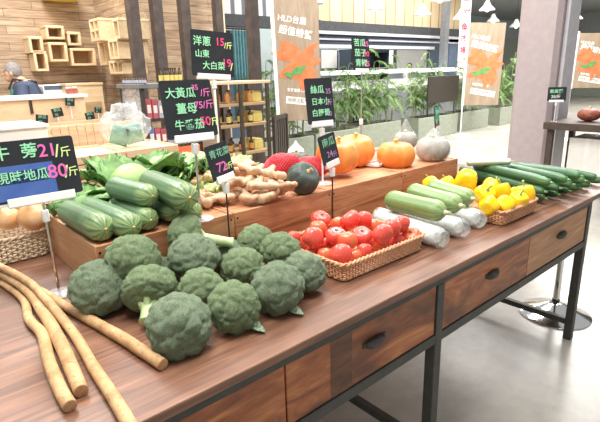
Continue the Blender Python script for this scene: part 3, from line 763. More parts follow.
for c, r, lab in ((at_d(433, 149, 2.56), .088, 'round grey-green gourd in wrinkled clear film, last item on the riser'), (at_d(405.5, 140, 2.80), .068, 'gourd in gathered clear film standing behind the round wrapped one')):
    root = pumpkin('wrapped_gourd', lab, 'gourd', c, r, .88, M['gourd'], M['cut'], g, lobes=8, depth=.04)
    def fw(d):
        k = 1.05+.05*noise.noise(d*5)+.02*noise.noise(d*14); up = max(0, d.z-.55)/.45
        p = Vector((d.x*k*r, d.y*k*r, d.z*.92*k*r)); p.z += up**2*r*(.85 if r < .08 else .3); p.x *= 1-.5*up; p.y *= 1-.5*up; return p
    MB().ico(4, fw).build('plastic_film', M['wrap_thin'], root, ang=180)
def netbag(label, c, rx, ry, rz, rot, seed):
    root = thing('net_bag', label, 'net bag', c, rot, 'red net bags of onions')
    rnd = random.Random(seed); mb = MB()
    def sh(d):
        k = 1+.13*noise.noise(d*1.8+Vector((seed, 0, 0)))
        return Vector((d.x*rx*k, d.y*ry*k, max(-rz*.92, d.z*rz*k)))
    MB().ico(4, lambda d: sh(d)*.965).build('onion_filling', M['netin'], root, ang=180)
    o = MB().ico(4, lambda d: sh(d)*1.01).build('net', M['net'], root, ang=180)
    w = o.modifiers.new('w', 'WIREFRAME'); w.thickness = .0036; w.use_replace = True
    MB().tube([(rx*.85, 0, 0), (rx*1.1, 0, .01), (rx*1.25, 0, .0)], [.02, .008, .018], 8).build('knot', M['net'], root)
    return root
netbag('red net bag bulging up behind the ginger heap', (1.36, 1.68, CZ+.058), .088, .075, .060, R(-5), 2)
netbag('red net bag lying flat between the dark squash and the pumpkins', (1.455, 1.60, CZ+.05), .085, .06, .049, R(-30), 5)
t_ = thing('white_onion', 'white onion with papery point showing behind the red net bag', 'onion', tuple(at_d(296, 152.5, 2.52)), 0)
MB().lathe([(.001, -.04), (.03, -.034), (.045, -.008), (.04, .018), (.02, .036), (.008, .05), (.004, .062)], 18).build('bulb', M['white_soft'], t_)
MB().lathe([(.001, -.045), (.018, -.044), (.018, -.04), (.006, -.036)], 10).build('root_plate', M['cut'], t_)
t_ = thing('foam_tray', 'small white foam tray between two pumpkins on the riser', 'tray', at_z(377, 165.5, CZ+.001), R(10))
MB().box(-.05, .05, -.035, .035, 0, .008).build('tray_base', M['white_soft'], t_, bevel=.003)
for x0, x1, y0, y1 in ((-.055, -.046, -.04, .04), (.046, .055, -.04, .04), (-.046, .046, -.04, -.032), (-.046, .046, .032, .04)):
    MB().box(x0, x1, y0, y1, .004, .018).build('tray_rim', M['white_soft'], t_, bevel=.002)

# ================================================================== ONIONS
ONI = [((33, 217), 1.73, .053, 'big pale brown onion at the front of the greyish basket'), ((46.5, 208), 1.82, .030, 'small onion behind the big one, beside the clear sign holder'), ((60, 204), 1.84, .030, 'onion beside the white clamp of the price board'),
       ((76, 198), 1.88, .036, 'onion at the basket edge touching the first cucumber'), ((8, 219), 1.76, .045, 'onion at the far outer end of the basket'), ((22, 205), 1.92, .04, 'onion at the back of the basket under the price board')]
for (px, py), d, r, lab in ONI:
    root = thing('onion', lab, 'onion', at_d(px, py, d), 0, 'brown onions in the basket', rot=Vector((random.uniform(-.5, .5), random.uniform(-.5, .3), 1)).to_track_quat('Z', 'Y'))
    MB().lathe([(.001, -.9*r), (.3*r, -.86*r), (.72*r, -.62*r), (.97*r, -.2*r), (1.0*r, .1*r), (.86*r, .48*r), (.55*r, .75*r), (.25*r, .9*r), (.12*r, 1.05*r)], 22).build('bulb', M['onion'], root, ang=180)
    MB().tube([(0, 0, r*.98), (.02*r, 0, r*1.2), (.1*r, 0, r*1.35)], [.12*r, .08*r, .1*r], 8).build('neck', M['pstalk'], root)
# ================================================================== PRICE SIGNS
def sign(label, C, base, w, h, yaw, tilt, roll, lines, rodm='chrome', foot=True, sheets=(), clamp=True, rr=.004, clampz=None, holder=.78):
    base = Vector(base); C = Vector(C)
    root = thing('price_sign', label, 'price sign', base, 0, 'handwritten blackboard price signs')
    X = Matrix.Translation(C-base) @ Matrix.Rotation(R(yaw), 4, 'Z') @ Matrix.Rotation(-R(tilt), 4, 'X') @ Matrix.Rotation(R(roll), 4, 'Y')
    rc = .008; pts = []
    for cx, cz, a0 in ((w/2-rc, h/2-rc, 0), (-w/2+rc, h/2-rc, 90), (-w/2+rc, -h/2+rc, 180), (w/2-rc, -h/2+rc, 270)):
        for k in range(4): a = R(a0+30*k); pts.append((cx+rc*math.cos(a), cz+rc*math.sin(a)))
    bd = MB().poly(pts, .003, X).build('board', M['chalk'], root, smooth=False)
    for x0, x1, z0, z1, m in sheets:
        MB().box(x0*w, x1*w, -.0012, -.0002, z0*h, z1*h, X).build('blue_sheet' if m != 'chalk' else 'lettering_strip', M[m], bd, smooth=False)
    for s, ink, fx, fz, sz in lines:
        text(s, sz*h, M['ink_'+ink], bd, X @ Matrix.Translation((fx*w, -.0016, fz*h)) @ STAND)
    hb = MB().box(-w*holder/2, w*holder/2, -.006, .007, -h/2-.014, -h/2+.004, X)
    hb.box(-w*holder/2, w*holder/2, -.007, -.005, -h/2-.012, -h/2+.012, X)
    hb.build('holder', M['film'] if rodm == 'film_' else M['white'], root, bevel=.001)
    foot_ = X @ Vector((0, .003, -h/2-.012))
    px_, py_ = foot_.x, foot_.y
    MB().tube([(px_, py_, .003), (px_, py_, foot_.z)], rr, 10).build('rod', M[rodm], root)
    if clamp:
        cz = foot_.z-.02 if clampz is None else clampz
        MB().box(px_-.009, px_+.009, py_-.009, py_+.009, cz-.022, cz+.014).build('clamp', M['white'], root, bevel=.003)
    if foot:
        MB().lathe([(.001, .006), (.036, .006), (.042, .003), (.042, 0), (.001, 0)], 28, Matrix.Translation((px_, py_, .0005))).build('foot_plate', M['film'], root)
    return root
def blackpen(*a): pass
M['bluesheet'] = plain('blue_sheet', '#3f5fa5', '#5572b5', .4)
# burdock and sweet potato board
C = at_y(36, 169, 1.5)
sign('large blackboard price sign with a blue sheet reading 21 and 80, above the onion basket', C, (C.x, 1.5, TZ+.001), .225, .168, 0, 10, 0,
     [('牛', 'g', -.44, .30, .26), ('蒡', 'g', -.13, .30, .26), ('21', 'p', .06, .28, .30), ('/', 'y', .25, .25, .30), ('斤', 'y', .31, .22, .19),
      ('現時地瓜', 'g', -.46, -.10, .20), ('80', 'p', .12, -.09, .32), ('/', 'y', .31, -.12, .30), ('斤', 'y', .36, -.13, .18)],
     sheets=[(-.5, .20, -.46, .10, 'bluesheet'), (-.48, .12, -.20, .0, 'chalk')], clampz=.25)
# cucumber, ginger, tomato board on the riser
bp = at_z(210, 216, CZ); C = at_y(189.5, 109, bp.y)
sign('square blackboard price sign with three lines ending in 50, standing on the second crate', C, (C.x, bp.y, CZ+.001), .178, .182, -2, 10, 0,
     [('大黃瓜', 'g', -.42, .27, .19), ('35', 'p', .10, .36, .13), ('/斤', 'p', .26, .26, .16), ('薑母', 'g', -.26, .0, .20), ('75/斤', 'p', .10, .05, .17),
      ('牛番茄', 'g', -.34, -.28, .19), ('50', 'r', .16, -.24, .22), ('/斤', 'y', .34, -.26, .16)])
C = at_y(213, 54, 2.0)
sign('blackboard price sign reading 15 and 19 high up in front of the teal curtain', C, (C.x, 2.0, TZ+.001), .215, .200, -4, 4, 4,
     [('洋蔥', 'g', -.45, .25, .22), ('15', 'r', .06, .27, .24), ('/斤', 'y', .27, .20, .17), ('山東', 'g', -.42, -.02, .18), ('大白菜', 'g', -.26, -.27, .19), ('19', 'r', .20, -.19, .25), ('/', 'y', .40, -.27, .24)], rodm='white', rr=.006)
C = at_y(220, 161, 1.36)
sign('small blackboard price sign reading 72, its dark rod rising behind the broccoli heap', C, (C.x, 1.36, TZ+.001), .094, .116, 6, 10, -8,
     [('青花菜', 'lg', -.40, .22, .25), ('72', 'p', -.24, -.18, .38), ('/斤', 'y', .18, -.22, .2)], rodm='iron', rr=.003, foot=False)
bp = at_z(323, 183, CZ); C = at_y(320, 101, bp.y)
sign('tall blackboard price sign with faint green writing in front of the brown crab banner', C, (C.x, bp.y, CZ+.001), .142, .186, -6, 8, 0,
     [('絲瓜', 'g', -.32, .24, .19), ('日本小', 'g', -.32, -.02, .17), ('白蘿蔔', 'g', -.34, -.27, .17), ('35', 'pu', .22, .20, .16), ('/斤', 'pu', .2, -.05, .15), ('40', 'pu', .2, -.3, .15)], rodm='white', rr=.004)
C = at_y(329, 149, 1.36)
sign('narrow tilted blackboard sign in front of the orange pumpkin, on a rod behind the tomatoes', C, (C.x, 1.36, TZ+.001), .098, .118, 3, 8, -9,
     [('南瓜', 'lg', -.36, .22, .32), ('24', 'pu', -.2, -.18, .28), ('/斤', 'pu', .1, -.24, .2)], rodm='iron', rr=.003, foot=False)
C = at_y(361, 54, 1.98)
sign('blackboard sign with green and pink lines high above the pumpkins, before the plants', C, (C.x, 1.98, TZ+.001), .130, .188, -8, 8, 2,
     [('苦瓜', 'g', -.40, .32, .24), ('25', 'p', .15, .30, .22), ('茄子', 'g', -.38, .02, .24), ('30', 'r', .15, .0, .22), ('青椒', 'g', -.36, -.28, .24), ('45', 'p', .15, -.3, .22)], rodm='chrome', clampz=.33)
C = at_y(437, 117, 1.72)
sign('pale green price card seen nearly edge-on among the wrapped gourds', C, (C.x, 1.72, CZ+.001), .10, .135, 18, 6, 2,
     [('貝貝', 'g', -.3, .2, .24), ('35', 'g', -.3, -.2, .24)], rodm='white', sheets=[(-.46, .46, -.2, .46, 'bag_green'), (-.3, .3, -.46, -.24, 'meat')])
M['shop_rear'] = plain('blue_grey_shop_wall', '#9fb0b4', '#bcc9cb', .6, 0, .8)
# ================================================================== ROOM SHELL
def sbox(name, m, *a, bevel=0): return struct(MB().box(*a).build(name, m, None, bevel, smooth=False))
sbox('floor', M['floor'], -7, 34, -7, 26, -.1, 0)
YA, XB, YC, XC = 7.2, 2.58, 5.9, 3.77
sbox('wall_back_niche', M['wall'], -6, XB, YA, YA+.15, 0, 4.6)
sbox('wall_side_niche', M['wall_y'], XB, XB+.15, YC, YA+.15, 0, 4.6)
sbox('wall_behind_posts', M['wall'], XB+.15, XC, YC, YC+.15, 0, 4.6)
sbox('trim_wall_end', M['pale_wood'], XC, XC+.07, YC-.01, YC+.16, 0, 4.6)
for k, px in enumerate((138, 161, 188)):
    p = at_y(px, 60, 5.2); sbox('trim_post_%d' % (k+1), M['post'], p.x-.055, p.x+.055, 5.15, 5.25, 0, 4.6)
p = at_y(255.5, 80, 4.1); sbox('trim_post_4', M['post'], p.x-.05, p.x+.05, 4.06, 4.15, 0, 4.6)
p = at_y(220, 40, 5.6); sbox('trim_post_5', M['post'], p.x-.06, p.x+.04, 5.55, 5.65, 0, 4.6)
# far shop front
YB = 8.9
zc = lambda px, py: at_y(px, py, YB).z
xs = lambda px: at_y(px, 30, YB).x
sbox('wall_striped_upper', M['stripe'], XC+.3, xs(319), YB, YB+.1, zc(260, 16), 4.6)
sbox('wall_slatted_upper', M['slat'], xs(319), xs(463), YB, YB+.1, zc(390, 25), 4.6)
sbox('trim_fascia_dark', M['dark'], XC+.3, xs(463), YB-.12, YB+.1, zc(390, 34), zc(390, 25.5))
sbox('trim_fascia_dark_low', M['dark'], XC+.3, xs(319), YB-.06, YB+.1, zc(250, 25), zc(250, 15.5))
sbox('trim_fascia_pale', M['mauve_trim'], xs(300), xs(462), YB-.16, YB+.1, zc(390, 37), zc(390, 34.3))
sbox('trim_fascia_navy', M['navy'], xs(300), xs(462), YB-.05, YB+.1, zc(390, 41), zc(390, 37))
sbox('trim_fascia_line', M['mauve_trim'], xs(300), xs(462), YB-.1, YB+.1, zc(390, 42), zc(390, 40.5))
sbox('trim_fascia_navy_low', M['navy'], xs(300), xs(462), YB-.03, YB+.1, zc(390, 46), zc(390, 42))
sbox('trim_fascia_edge', M['mauve_trim'], xs(300), xs(432), YB-.12, YB+.1, zc(390, 49), zc(390, 46))
sbox('wall_blue_panel', M['bluegrey'], xs(449), xs(463), YB-.05, YB+.05, 0, zc(390, 37))
sbox('wall_dark_panel', M['navy'], xs(430), xs(441), YB, YB+.08, 0, zc(390, 41))
sbox('wall_shop_rear', M['shop_rear'], 3.9, 24, 12.6, 12.7, 0, 4.6)
sbox('wall_shop_band', M['bluegrey'], xs(222), xs(276), YB+.6, YB+.7, 0, zc(250, 28))
p = at_y(444.5, 30, YB-.5); sbox('trim_steel_column', M['grey_col'], p.x-.09, p.x+.09, YB-.6, YB-.42, 0, 4.8)
# right column
mb = MB(); c0 = Vector((6.0, 2.40)); pts = [(6.05, 2.39), (6.0, 2.44), (6.0, 2.83), (6.05, 2.88), (6.43, 2.88), (6.47, 2.84), (6.47, 2.43), (6.43, 2.39)]
n_ = len(pts); mb.add([(x, y, 0) for x, y in pts]+[(x, y, 4.8) for x, y in pts], [tuple(range(n_)), tuple(range(n_, 2*n_))]+[(i, (i+1) % n_, n_+(i+1) % n_, n_+i) for i in range(n_)])
struct(mb.build('trim_round_edged_column', M['mauve'], None, .012, ang=30))
sbox('trim_column_lit_side', M['mauve_trim'], 6.10, 6.40, 2.34, 2.389, 0, 4.8, bevel=.01)  # lit side of the column, its brightness put into a paler colour
# far hall
sbox('wall_far_hall', M['planter'], 26, 26.2, -6, 26, 0, 2.9)
sbox('wall_far_hall_upper', M['ceil'], 26, 26.2, -6, 26, 2.9, 4.8)
sbox('ceiling', M['ceil'], xs(463), 27, -6, 13, 4.8, 4.95)
sbox('trim_far_soffit', M['ceil'], 15, 25.9, -6, 13, 3.75, 3.85)
sbox('trim_duct', M['grey_col'], 12.5, 26, 5.2, 5.9, 4.2, 4.6)

# ================================================================== CUBBY BOXES ON THE WALL
def wallbox(label, cx, cz, w, h, dp, rotz, origin, cells=(1, 1), ring=.03):
    root = thing('display_box', label, 'wall box', origin, rotz, 'open wooden boxes on the plank wall')
    mb = MB()
    for (x0, x1, z0, z1) in ((-w/2, w/2, -h/2, -h/2+ring), (-w/2, w/2, h/2-ring, h/2), (-w/2, -w/2+ring, -h/2+ring, h/2-ring), (w/2-ring, w/2, -h/2+ring, h/2-ring)):
        mb.box(x0, x1, -dp, 0, z0, z1)
    mb.build('box_frame', M['pale_wood'], root, bevel=.006)
    MB().box(-w/2+ring, w/2-ring, -.015, -.001, -h/2+ring, h/2-ring).build('back_panel', M['pale_wood_in'], root)
    nx, nz = cells
    for i in range(1, nx): x = -w/2+w*i/nx; MB().box(x-ring/2, x+ring/2, -dp+.002, -.015, -h/2+ring, h/2-ring).build('divider', M['pale_wood'], root)
    for i in range(1, nz): z = -h/2+h*i/nz; MB().box(-w/2+ring, w/2-ring, -dp+.003, -.015, z-ring/2, z+ring/2).build('shelf', M['pale_wood'], root)
    return root
NA = [(28, 36, 44.5, 53, 'top of the two stacked at the outer side', 1), (33, 51, 49.5, 71, 'bottom of the two stacked at the outer side', 1), (45, 25, 65.5, 39.5, 'uppermost, above the square one', 1), (48, 42, 69, 61.5, 'square one below the uppermost', 1),
      (67, 31.5, 82, 45.5, 'small one beside the uppermost', 1), (70, 48, 97, 65.5, 'widest one in the middle', 1)]
for k, (x0, y0, x1, y1, d, _) in enumerate(NA):
    a, b = at_y(x0, y0, YA-.26), at_y(x1, y1, YA-.26)
    wallbox('open wooden box on the plank wall, '+d, 0, 0, abs(b.x-a.x), abs(a.z-b.z), .26, 0, ((a.x+b.x)/2, YA-.001, (a.z+b.z)/2))
NB = [(88.5, 100.5, 20, 40.5, (2, 2), 'with four cubbies near the corner'), (111.5, 120, 19, 38.5, (1, 1), 'single tall opening beside the four-cubby one'),
      (97, 107, 41, 65, (1, 1), 'middle row, next to the widest box'), (107.5, 119.5, 40, 59, (2, 1), 'two openings, middle row nearest the post'), (108.5, 123.5, 61, 74, (3, 1), 'three narrow openings, lowest row')]
for k, (x0, x1, y0_, y1_, cells, d) in enumerate(NB):
    fx = XB-(.34, .36, .2, .36, .30)[k]
    a, b = at_x(x0, y0_, fx), at_x(x1, y1_, fx)
    wallbox('open wooden box on the side wall, '+d, 0, 0, abs(a.y-b.y), abs(a.z-b.z), XB-fx, R(-90), (XB-.001, (a.y+b.y)/2, (a.z+b.z)/2), cells)

# ================================================================== PERSON
def person(label, loc, rotz, hairm, shirtm, apron=None, hgt=1.66, bow=0.0, arms='down', cap=None):
    root = thing('person', label, 'person', loc, rotz); s = hgt/1.70
    S = lambda *v: tuple(c*s for c in v)
    b = MB()
    for sx in (-1, 1):
        b.tube([S(sx*.09, 0, .93), S(sx*.10, 0, .5), S(sx*.10, .01, .09)], [.085*s, .06*s, .042*s], 12)
        b.ell(S(sx*.10, -.06, .045), S(.045, .125, .042))
        if arms == 'down': el, wr = (sx*.26, .02, 1.12), (sx*.25, -.10, .90)
        else: el, wr = (sx*.25, -.03, 1.14), (sx*.14, -.27, 1.06)
        b.tube([S(sx*.17, 0, 1.40), S(*el), S(*wr)], [.052*s, .043*s, .03*s], 10)
        e, w_ = Vector(el), Vector(wr); d = (w_-e).normalized(); o_ = d.cross(Vector((1, 0, 0))).normalized()
        b.ell(S(*(w_+d*.05)), S(.036, .036, .045), 8)
        for k in range(4):
            q = w_+d*.075+Vector((1, 0, 0))*(k-1.5)*.017
            L_ = (.062, .075, .072, .055)[k]
            b.tube([S(*q), S(*(q+d*L_*.55)), S(*(q+d*L_*.95+o_*.02))], [.0095*s, .009*s, .008*s], 6)
        q = w_+d*.03-Vector((1, 0, 0))*sx*.028
        b.tube([S(*q), S(*(q+d*.03-Vector((sx*.02, 0, 0)))), S(*(q+d*.055-Vector((sx*.022, 0, 0))))], [.012*s, .0105*s, .009*s], 6)
    b.tube([S(0, 0, .90), S(0, 0, 1.05), S(0, 0, 1.28), S(0, 0, 1.41), S(0, 0, 1.47)], [.145*s, .135*s, .155*s, .12*s, .06*s], 16)
    hd = Vector((0, -.03-bow*.09, 1.58-bow*.03))
    b.tube([S(0, 0, 1.42), S(*(hd+Vector((0, .01, -.03))))], [.055*s, .052*s], 12)
    b.ell(S(*hd), S(.074, .092, .112)); b.ell(S(hd.x, hd.y-.035, hd.z-.06), S(.055, .055, .055))
    b.tube([S(hd.x, hd.y-.088, hd.z+.015), S(hd.x, hd.y-.112, hd.z-.022)], [.009*s, .016*s], 8)
    for sx in (-1, 1): b.ell(S(sx*.076, hd.y+.005, hd.z-.005), S(.012, .022, .034), 8)
    b.ell(S(hd.x, hd.y-.086, hd.z-.058), S(.026, .012, .009), 8)
    body = b.fuse('body', M['skin'], root, .0085, 3)
    for sx in (-1, 1): MB().ell(S(sx*.031, hd.y-.084, hd.z+.012), S(.012, .008, .007), 8).build('eye', M['hair_d'], root)
    hb = MB()
    def hf(d):
        cut = -.45 if d.y > .1 else -.25 if d.y > -.25 else .2
        k = 1+.04*noise.noise(d*6)
        return Vector((d.x*.083*k, d.y*.100*k, max(cut, d.z)*.118*k))*s+Vector(S(hd.x, hd.y+.008, hd.z+.014))
    hb.ico(4, hf); hb.build('hair', M[hairm], root, ang=180)
    sh = MB()
    sh.tube([S(0, 0, .86), S(0, 0, 1.05), S(0, 0, 1.28), S(0, 0, 1.415), S(0, 0, 1.455)], [.160*s, .150*s, .172*s, .135*s, .075*s], 18)
    for sx in (-1, 1):
        el, wr = ((sx*.26, .02, 1.12), (sx*.25, -.10, .90)) if arms == 'down' else ((sx*.25, -.03, 1.14), (sx*.14, -.27, 1.06))
        m_ = Vector(el).lerp(Vector(wr), .75)
        sh.tube([S(sx*.15, 0, 1.405), S(*el), S(*m_)], [.075*s, .062*s, .047*s], 12)
    sh.fuse('shirt', M[shirtm], root, .010, 4)
    tr = MB()
    for sx in (-1, 1): tr.tube([S(sx*.07, 0, .95), S(sx*.09, 0, .85), S(sx*.10, 0, .5), S(sx*.10, .01, .10)], [.105*s, .108*s, .078*s, .062*s], 12)
    tr.fuse('trousers', M['trouser'], root, .011, 3)
    if apron:
        ap = MB(); vs, fs = [], []; nn = 14; zz = [.55, .75, .95, 1.1, 1.25, 1.36]
        for z in zz:
            r_ = {.55: .215, .75: .205, .95: .195, 1.1: .178, 1.25: .190, 1.36: .172}[z]; wd = 1.7 if z < 1.15 else 1.0
            for k in range(nn+1):
                a = -PI/2+(k/nn-.5)*2*wd*.9
                vs.append(S(r_*math.cos(a), r_*math.sin(a), z))
        for i in range(len(zz)-1):
            for k in range(nn): fs.append((i*(nn+1)+k, i*(nn+1)+k+1, (i+1)*(nn+1)+k+1, (i+1)*(nn+1)+k))
        o = ap.add(vs, fs).build('apron', M[apron], root, ang=180); w = o.modifiers.new('t', 'SOLIDIFY'); w.thickness = .006
        st = MB()
        for sx in (-1, 1): st.tube([S(sx*.09, -.165, 1.36), S(sx*.10, -.10, 1.475), S(sx*.02, .12, 1.44), S(-sx*.11, .165, 1.22), S(-sx*.15, .13, 1.02)], .013*s, 6)
        st.build('apron_strap', M['blackplastic'], root)
    return root
p = at_d(30, 80, 5.9)
person('grey-haired person in navy shirt and green apron bending behind the pale wooden counter', (p.x-.06, p.y, 0), R(-118), 'hair', 'denim', 'apron', 1.68, 1.0)
p = at_y(408, 70, 10.6)
person('person in white working behind the far shop counter', (p.x, p.y, 0), R(20), 'hair_d', 'white_soft', None, 1.66, .3, 'front')

# ================================================================== COUNTER AND LOW DISPLAYS ON THE OUTER SIDE
a, b_ = at_d(19, 108, 4.75), at_d(86, 108, 4.75)
t = thing('service_counter', 'pale wooden service counter in front of the person in the apron', 'counter', (0, 0, 0))
y0 = 5.0; xa, xb = .35, at_y(85.5, 106, 5.0).x
MB().box(xa, xb, y0, y0+.03, .15, 1.27).build('front_panel', M['pale_wood'], t, bevel=.004)
MB().box(xa+.02, xb-.02, y0+.05, y0+.58, 0, .15).build('plinth', M['dark_wood'], t)
MB().box(xa, xb, y0+.03, y0+.6, .15, 1.24).build('cabinet_body', M['pale_wood'], t)
MB().box(xa-.03, xb+.03, y0-.02, y0+.62, 1.27, 1.30).build('worktop', M['card'], t, bevel=.004)
p = at_y(31, 107, y0); MB().box(p.x-.012, p.x+.012, y0-.012, y0, p.z-.06, p.z+.06).build('latch', M['iron'], t)
t = thing('sink_unit', 'white worktop machine with blue trim behind the counter beside the person', 'appliance', tuple(Vector((at_d(52.5, 85, 6.2).x, at_d(52.5, 85, 6.2).y, 0))))
MB().box(-.17, .17, -.2, .2, 0, 1.15).build('cabinet_body', M['white_soft'], t, bevel=.01); MB().box(-.16, .16, -.18, .18, 1.15, 1.38).build('upper_case', M['white'], t, bevel=.02)
MB().box(-.15, .15, -.185, -.18, 1.32, 1.37).build('blue_trim', M['bluegrey'], t)
p = at_d(80, 88, 6.25)
t = thing('plywood_box', 'pale plywood box behind the service counter beneath the wall boxes', 'box', (p.x, p.y, 0))
MB().box(-.22, .22, -.2, .2, 0, 1.36).build('box_body', M['pale_wood'], t, bevel=.006); MB().box(-.23, .23, -.21, .21, 1.36, 1.39).build('lid', M['pale_wood'], t, bevel=.004); MB().box(-.18, .18, -.206, -.2, .9, 1.15).build('front_board', M['pale_wood_in'], t)
for k, px in enumerate((62.5, 68.5)):
    p = at_d(px, 94, 4.95); t = thing('food_packet', ('first', 'second')[k]+' small brown packet on the service counter, counted from the apron', 'packet', (p.x, 5.2, 1.301))
    MB().box(-.03, .03, -.025, .025, 0, .055).build('bag', M['meat'], t, bevel=.008); MB().box(-.028, .028, -.004, .004, .055, .07).build('seal', M['card'], t)
# front white cupboard and crates
t = thing('white_cabinet', 'plain white low cabinet behind the large blue-sheeted sign', 'cabinet', (0, 0, 0))
a = at_y(47, 127, 3.3); MB().box(a.x-.62, a.x, a.y, a.y+.4, 0, a.z).build('cabinet_body', M['card'], t, bevel=.005); MB().box(a.x-.64, a.x+.01, a.y-.015, a.y+.41, a.z, a.z+.02).build('cabinet_top', M['white_soft'], t, bevel=.004)
def slatcrate(name, label, x0, x1, y0, y1, z0, z1, rows, m, cat='crate', vertical=False):
    t = thing(name, label, cat, ((x0+x1)/2, y0, z0)); w = (x1-x0)/2; d = y1-y0; h = z1-z0
    if vertical:
        n_ = rows; sl = 2*w/n_
        for k in range(n_): MB().box(-w+k*sl+.004, -w+(k+1)*sl-.004, 0, .012, .0, h).build('slat', m, t, bevel=.002)
        MB().box(-w, w, .0125, .03, h-.05, h-.01).build('top_rail', m, t)
    else:
        sl = h/rows
        for k in range(rows):
            MB().box(-w, w, 0, .014, k*sl+.003, (k+1)*sl-.003).build('slat', m, t, bevel=.002)
            MB().box(-w, -w+.014, .0145, d-.0145, k*sl+.003, (k+1)*sl-.003).build('end_slat', m, t, bevel=.002)
            MB().box(w-.014, w, .0145, d-.0145, k*sl+.003, (k+1)*sl-.003).build('end_slat', m, t, bevel=.002)
        for xx in (-w+.02, 0, w-.05): MB().box(xx, xx+.03, .0145, .034, 0, h-.004).build('corner_post', m, t)
        MB().box(-w+.0145, w-.0145, .035, d-.0145, h-.03, h-.012).build('lid_board', m, t)
    MB().box(-w+.016, w-.016, d-.014, d, 0, h).build('back_board', m, t)
    return t
for k in range(2):
    slatcrate('slatted_crate', ('pale slatted crate behind the cabbage', 'pale slatted crate beside the clear bag, further from the price board')[k]+' on a waist-high stand', .72+k*.33, 1.045+k*.33, 2.72, 3.12, .70, 1.045, 7, M['crate_pale'])
t = thing('plywood_stand', 'pale plywood stand carrying the two slatted crates beyond the display table', 'stand', (1.13, 2.9, 0))
MB().box(-.44, .44, -.2, .24, .66, .699).build('stand_top', M['pale_wood'], t, bevel=.004)
for sx in (-1, 1):
    for sy in (-.16, .2): MB().box(sx*.40-.03, sx*.40+.03, sy-.03, sy+.03, 0, .66).build('leg', M['pale_wood'], t)
a = at_y(49, 128, 3.3)
slatcrate('slatted_bin', 'brown wooden bin of upright slats below the service counter', a.x+.01, a.x+.52, 3.3, 3.62, .55, a.z+.005, 10, M['crate_pale'], 'bin', True)
t = thing('low_table', 'low brown wooden table under the upright slatted bin', 'table', (a.x+.30, 3.48, 0))
MB().box(-.28, .26, -.19, .18, .51, .549).build('tabletop', M['drawer_pale'], t)
for sx in (-1, 1):
    for sy in (-.15, .14): MB().box(sx*.22-.025, sx*.22+.025, sy-.025, sy+.025, 0, .51).build('leg', M['drawer_pale'], t)
t = thing('produce_step', 'brown stepped wooden shelf with small signs below the service counter', 'shelf', (1.2, 4.55, 0))
MB().box(-.5, .45, -.12, .25, 1.02, 1.05).build('shelf_board', M['drawer_pale'], t); MB().box(-.5, .45, -.12, -.1, .6, 1.02).build('front_board', M['drawer'], t)
for sx in (-.48, .43): MB().box(sx-.02, sx+.02, -.1, .2, 0, 1.02).build('side_panel', M['drawer_pale'], t)
# small far price cards
for k, (px, py, w, d, yy) in enumerate(((70, 102, .085, 'on the service counter front, upper one', 4.96), (57.5, 112.5, .095, 'on the service counter front, lower one', 4.9), (42, 119.5, .09, 'by the white cabinet', 4.3), (90, 116, .075, 'beside the plastic bag, smaller one', 4.3), (98, 110, .06, 'beside the plastic bag, upper one', 4.4))):
    C = at_y(px, py, yy)
    t = thing('small_price_sign', 'tiny green-lettered blackboard card '+d, 'price card', (C.x, yy, C.z), 0, 'tiny blackboard cards at the service counter')
    X = Matrix.Rotation(R(8*(-1)**k), 4, 'Y')
    c_ = MB().box(-w/2, w/2, 0, .004, -w*.42, w*.42, X).build('board', M['chalk'], t)
    for j, (s, f) in enumerate((('南瓜', .22), ('30', -.2))): text(s, w*.34, M['ink_lg'], c_, X @ Matrix.Translation((-w*.32, -.001, f*w)) @ STAND)
    MB().tube([(0, .006, -w*.42), (0, .006, -w*.42-.12)], .004, 6).build('rod', M['white'], t)

q = thing('spice_tray', 'small reddish tray of dark jars on a plain carton under the three-line sign', 'tray', (1.46, 2.80, .9715))
c_ = thing('carton', 'plain pale carton beside the slatted crates, carrying the reddish jar tray', 'carton', (1.465, 2.84, .7))
MB().box(-.08, .09, -.11, .1, 0, .27).build('carton_body', M['crate_pale'], c_, bevel=.003); MB().box(-.01, .02, -.1105, .1005, .2, .2708).build('tape', M['card'], c_)
MB().box(-.078, .078, -.05, .05, 0, .012).build('tray_base', M['crate'], q)
MB().box(-.078, .078, -.054, -.0505, 0, .05).build('front_board', M['orange'], q, bevel=.001); MB().box(-.078, .078, .0505, .054, 0, .05).build('back_board', M['crate'], q)
for sx in (-.078, .074): MB().box(sx, sx+.004, -.05, .05, .0125, .05).build('end_board', M['crate'], q)
for k in range(5):
    j_ = thing('dark_jar', ORD[k]+' dark little jar in the reddish tray, from the plastic bag', 'jar', (1.47-.056+.028*k, 2.80, .984), 0, 'dark jars in the reddish tray')
    MB().lathe([(.001, 0), (.012, .001), (.012, .045), (.009, .05), (.001, .05)], 12).build('glass', M['bottle_d'], j_); MB().lathe([(.001, .064), (.0105, .063), (.0105, .0505), (.001, .0505)], 12).build('lid', M['iron'], j_)
# clear bag
c = at_d(127, 133, 3.3)
t = thing('plastic_bag', 'big clear plastic bag with green printed packs standing on the slatted crates', 'plastic bag', (at_y(127, 138, 2.93).x, 2.93, 1.046))
def bg(d):
    k = 1+.10*noise.noise(d*3+Vector((4, 0, 0)))+.03*noise.noise(d*9); up = max(0, d.z)
    return Vector((d.x*.155*k*(1+.15*up), d.y*.10*k*(1-.75*up), (d.z+1)*.105*k if d.z < .9 else (d.z+1)*.125*k))
MB().ico(5, bg).build('film', M['bagwrap'], t, ang=180)
for k, (x, rz) in enumerate(((-.065, 20), (.055, -8))):
    MB().box(-.055, .055, -.012, .012, .008, .125, Matrix.Translation((x, 0, 0)) @ Matrix.Rotation(R(rz), 4, 'Y')).build('printed_pack', M['bag_green'], t, bevel=.008)

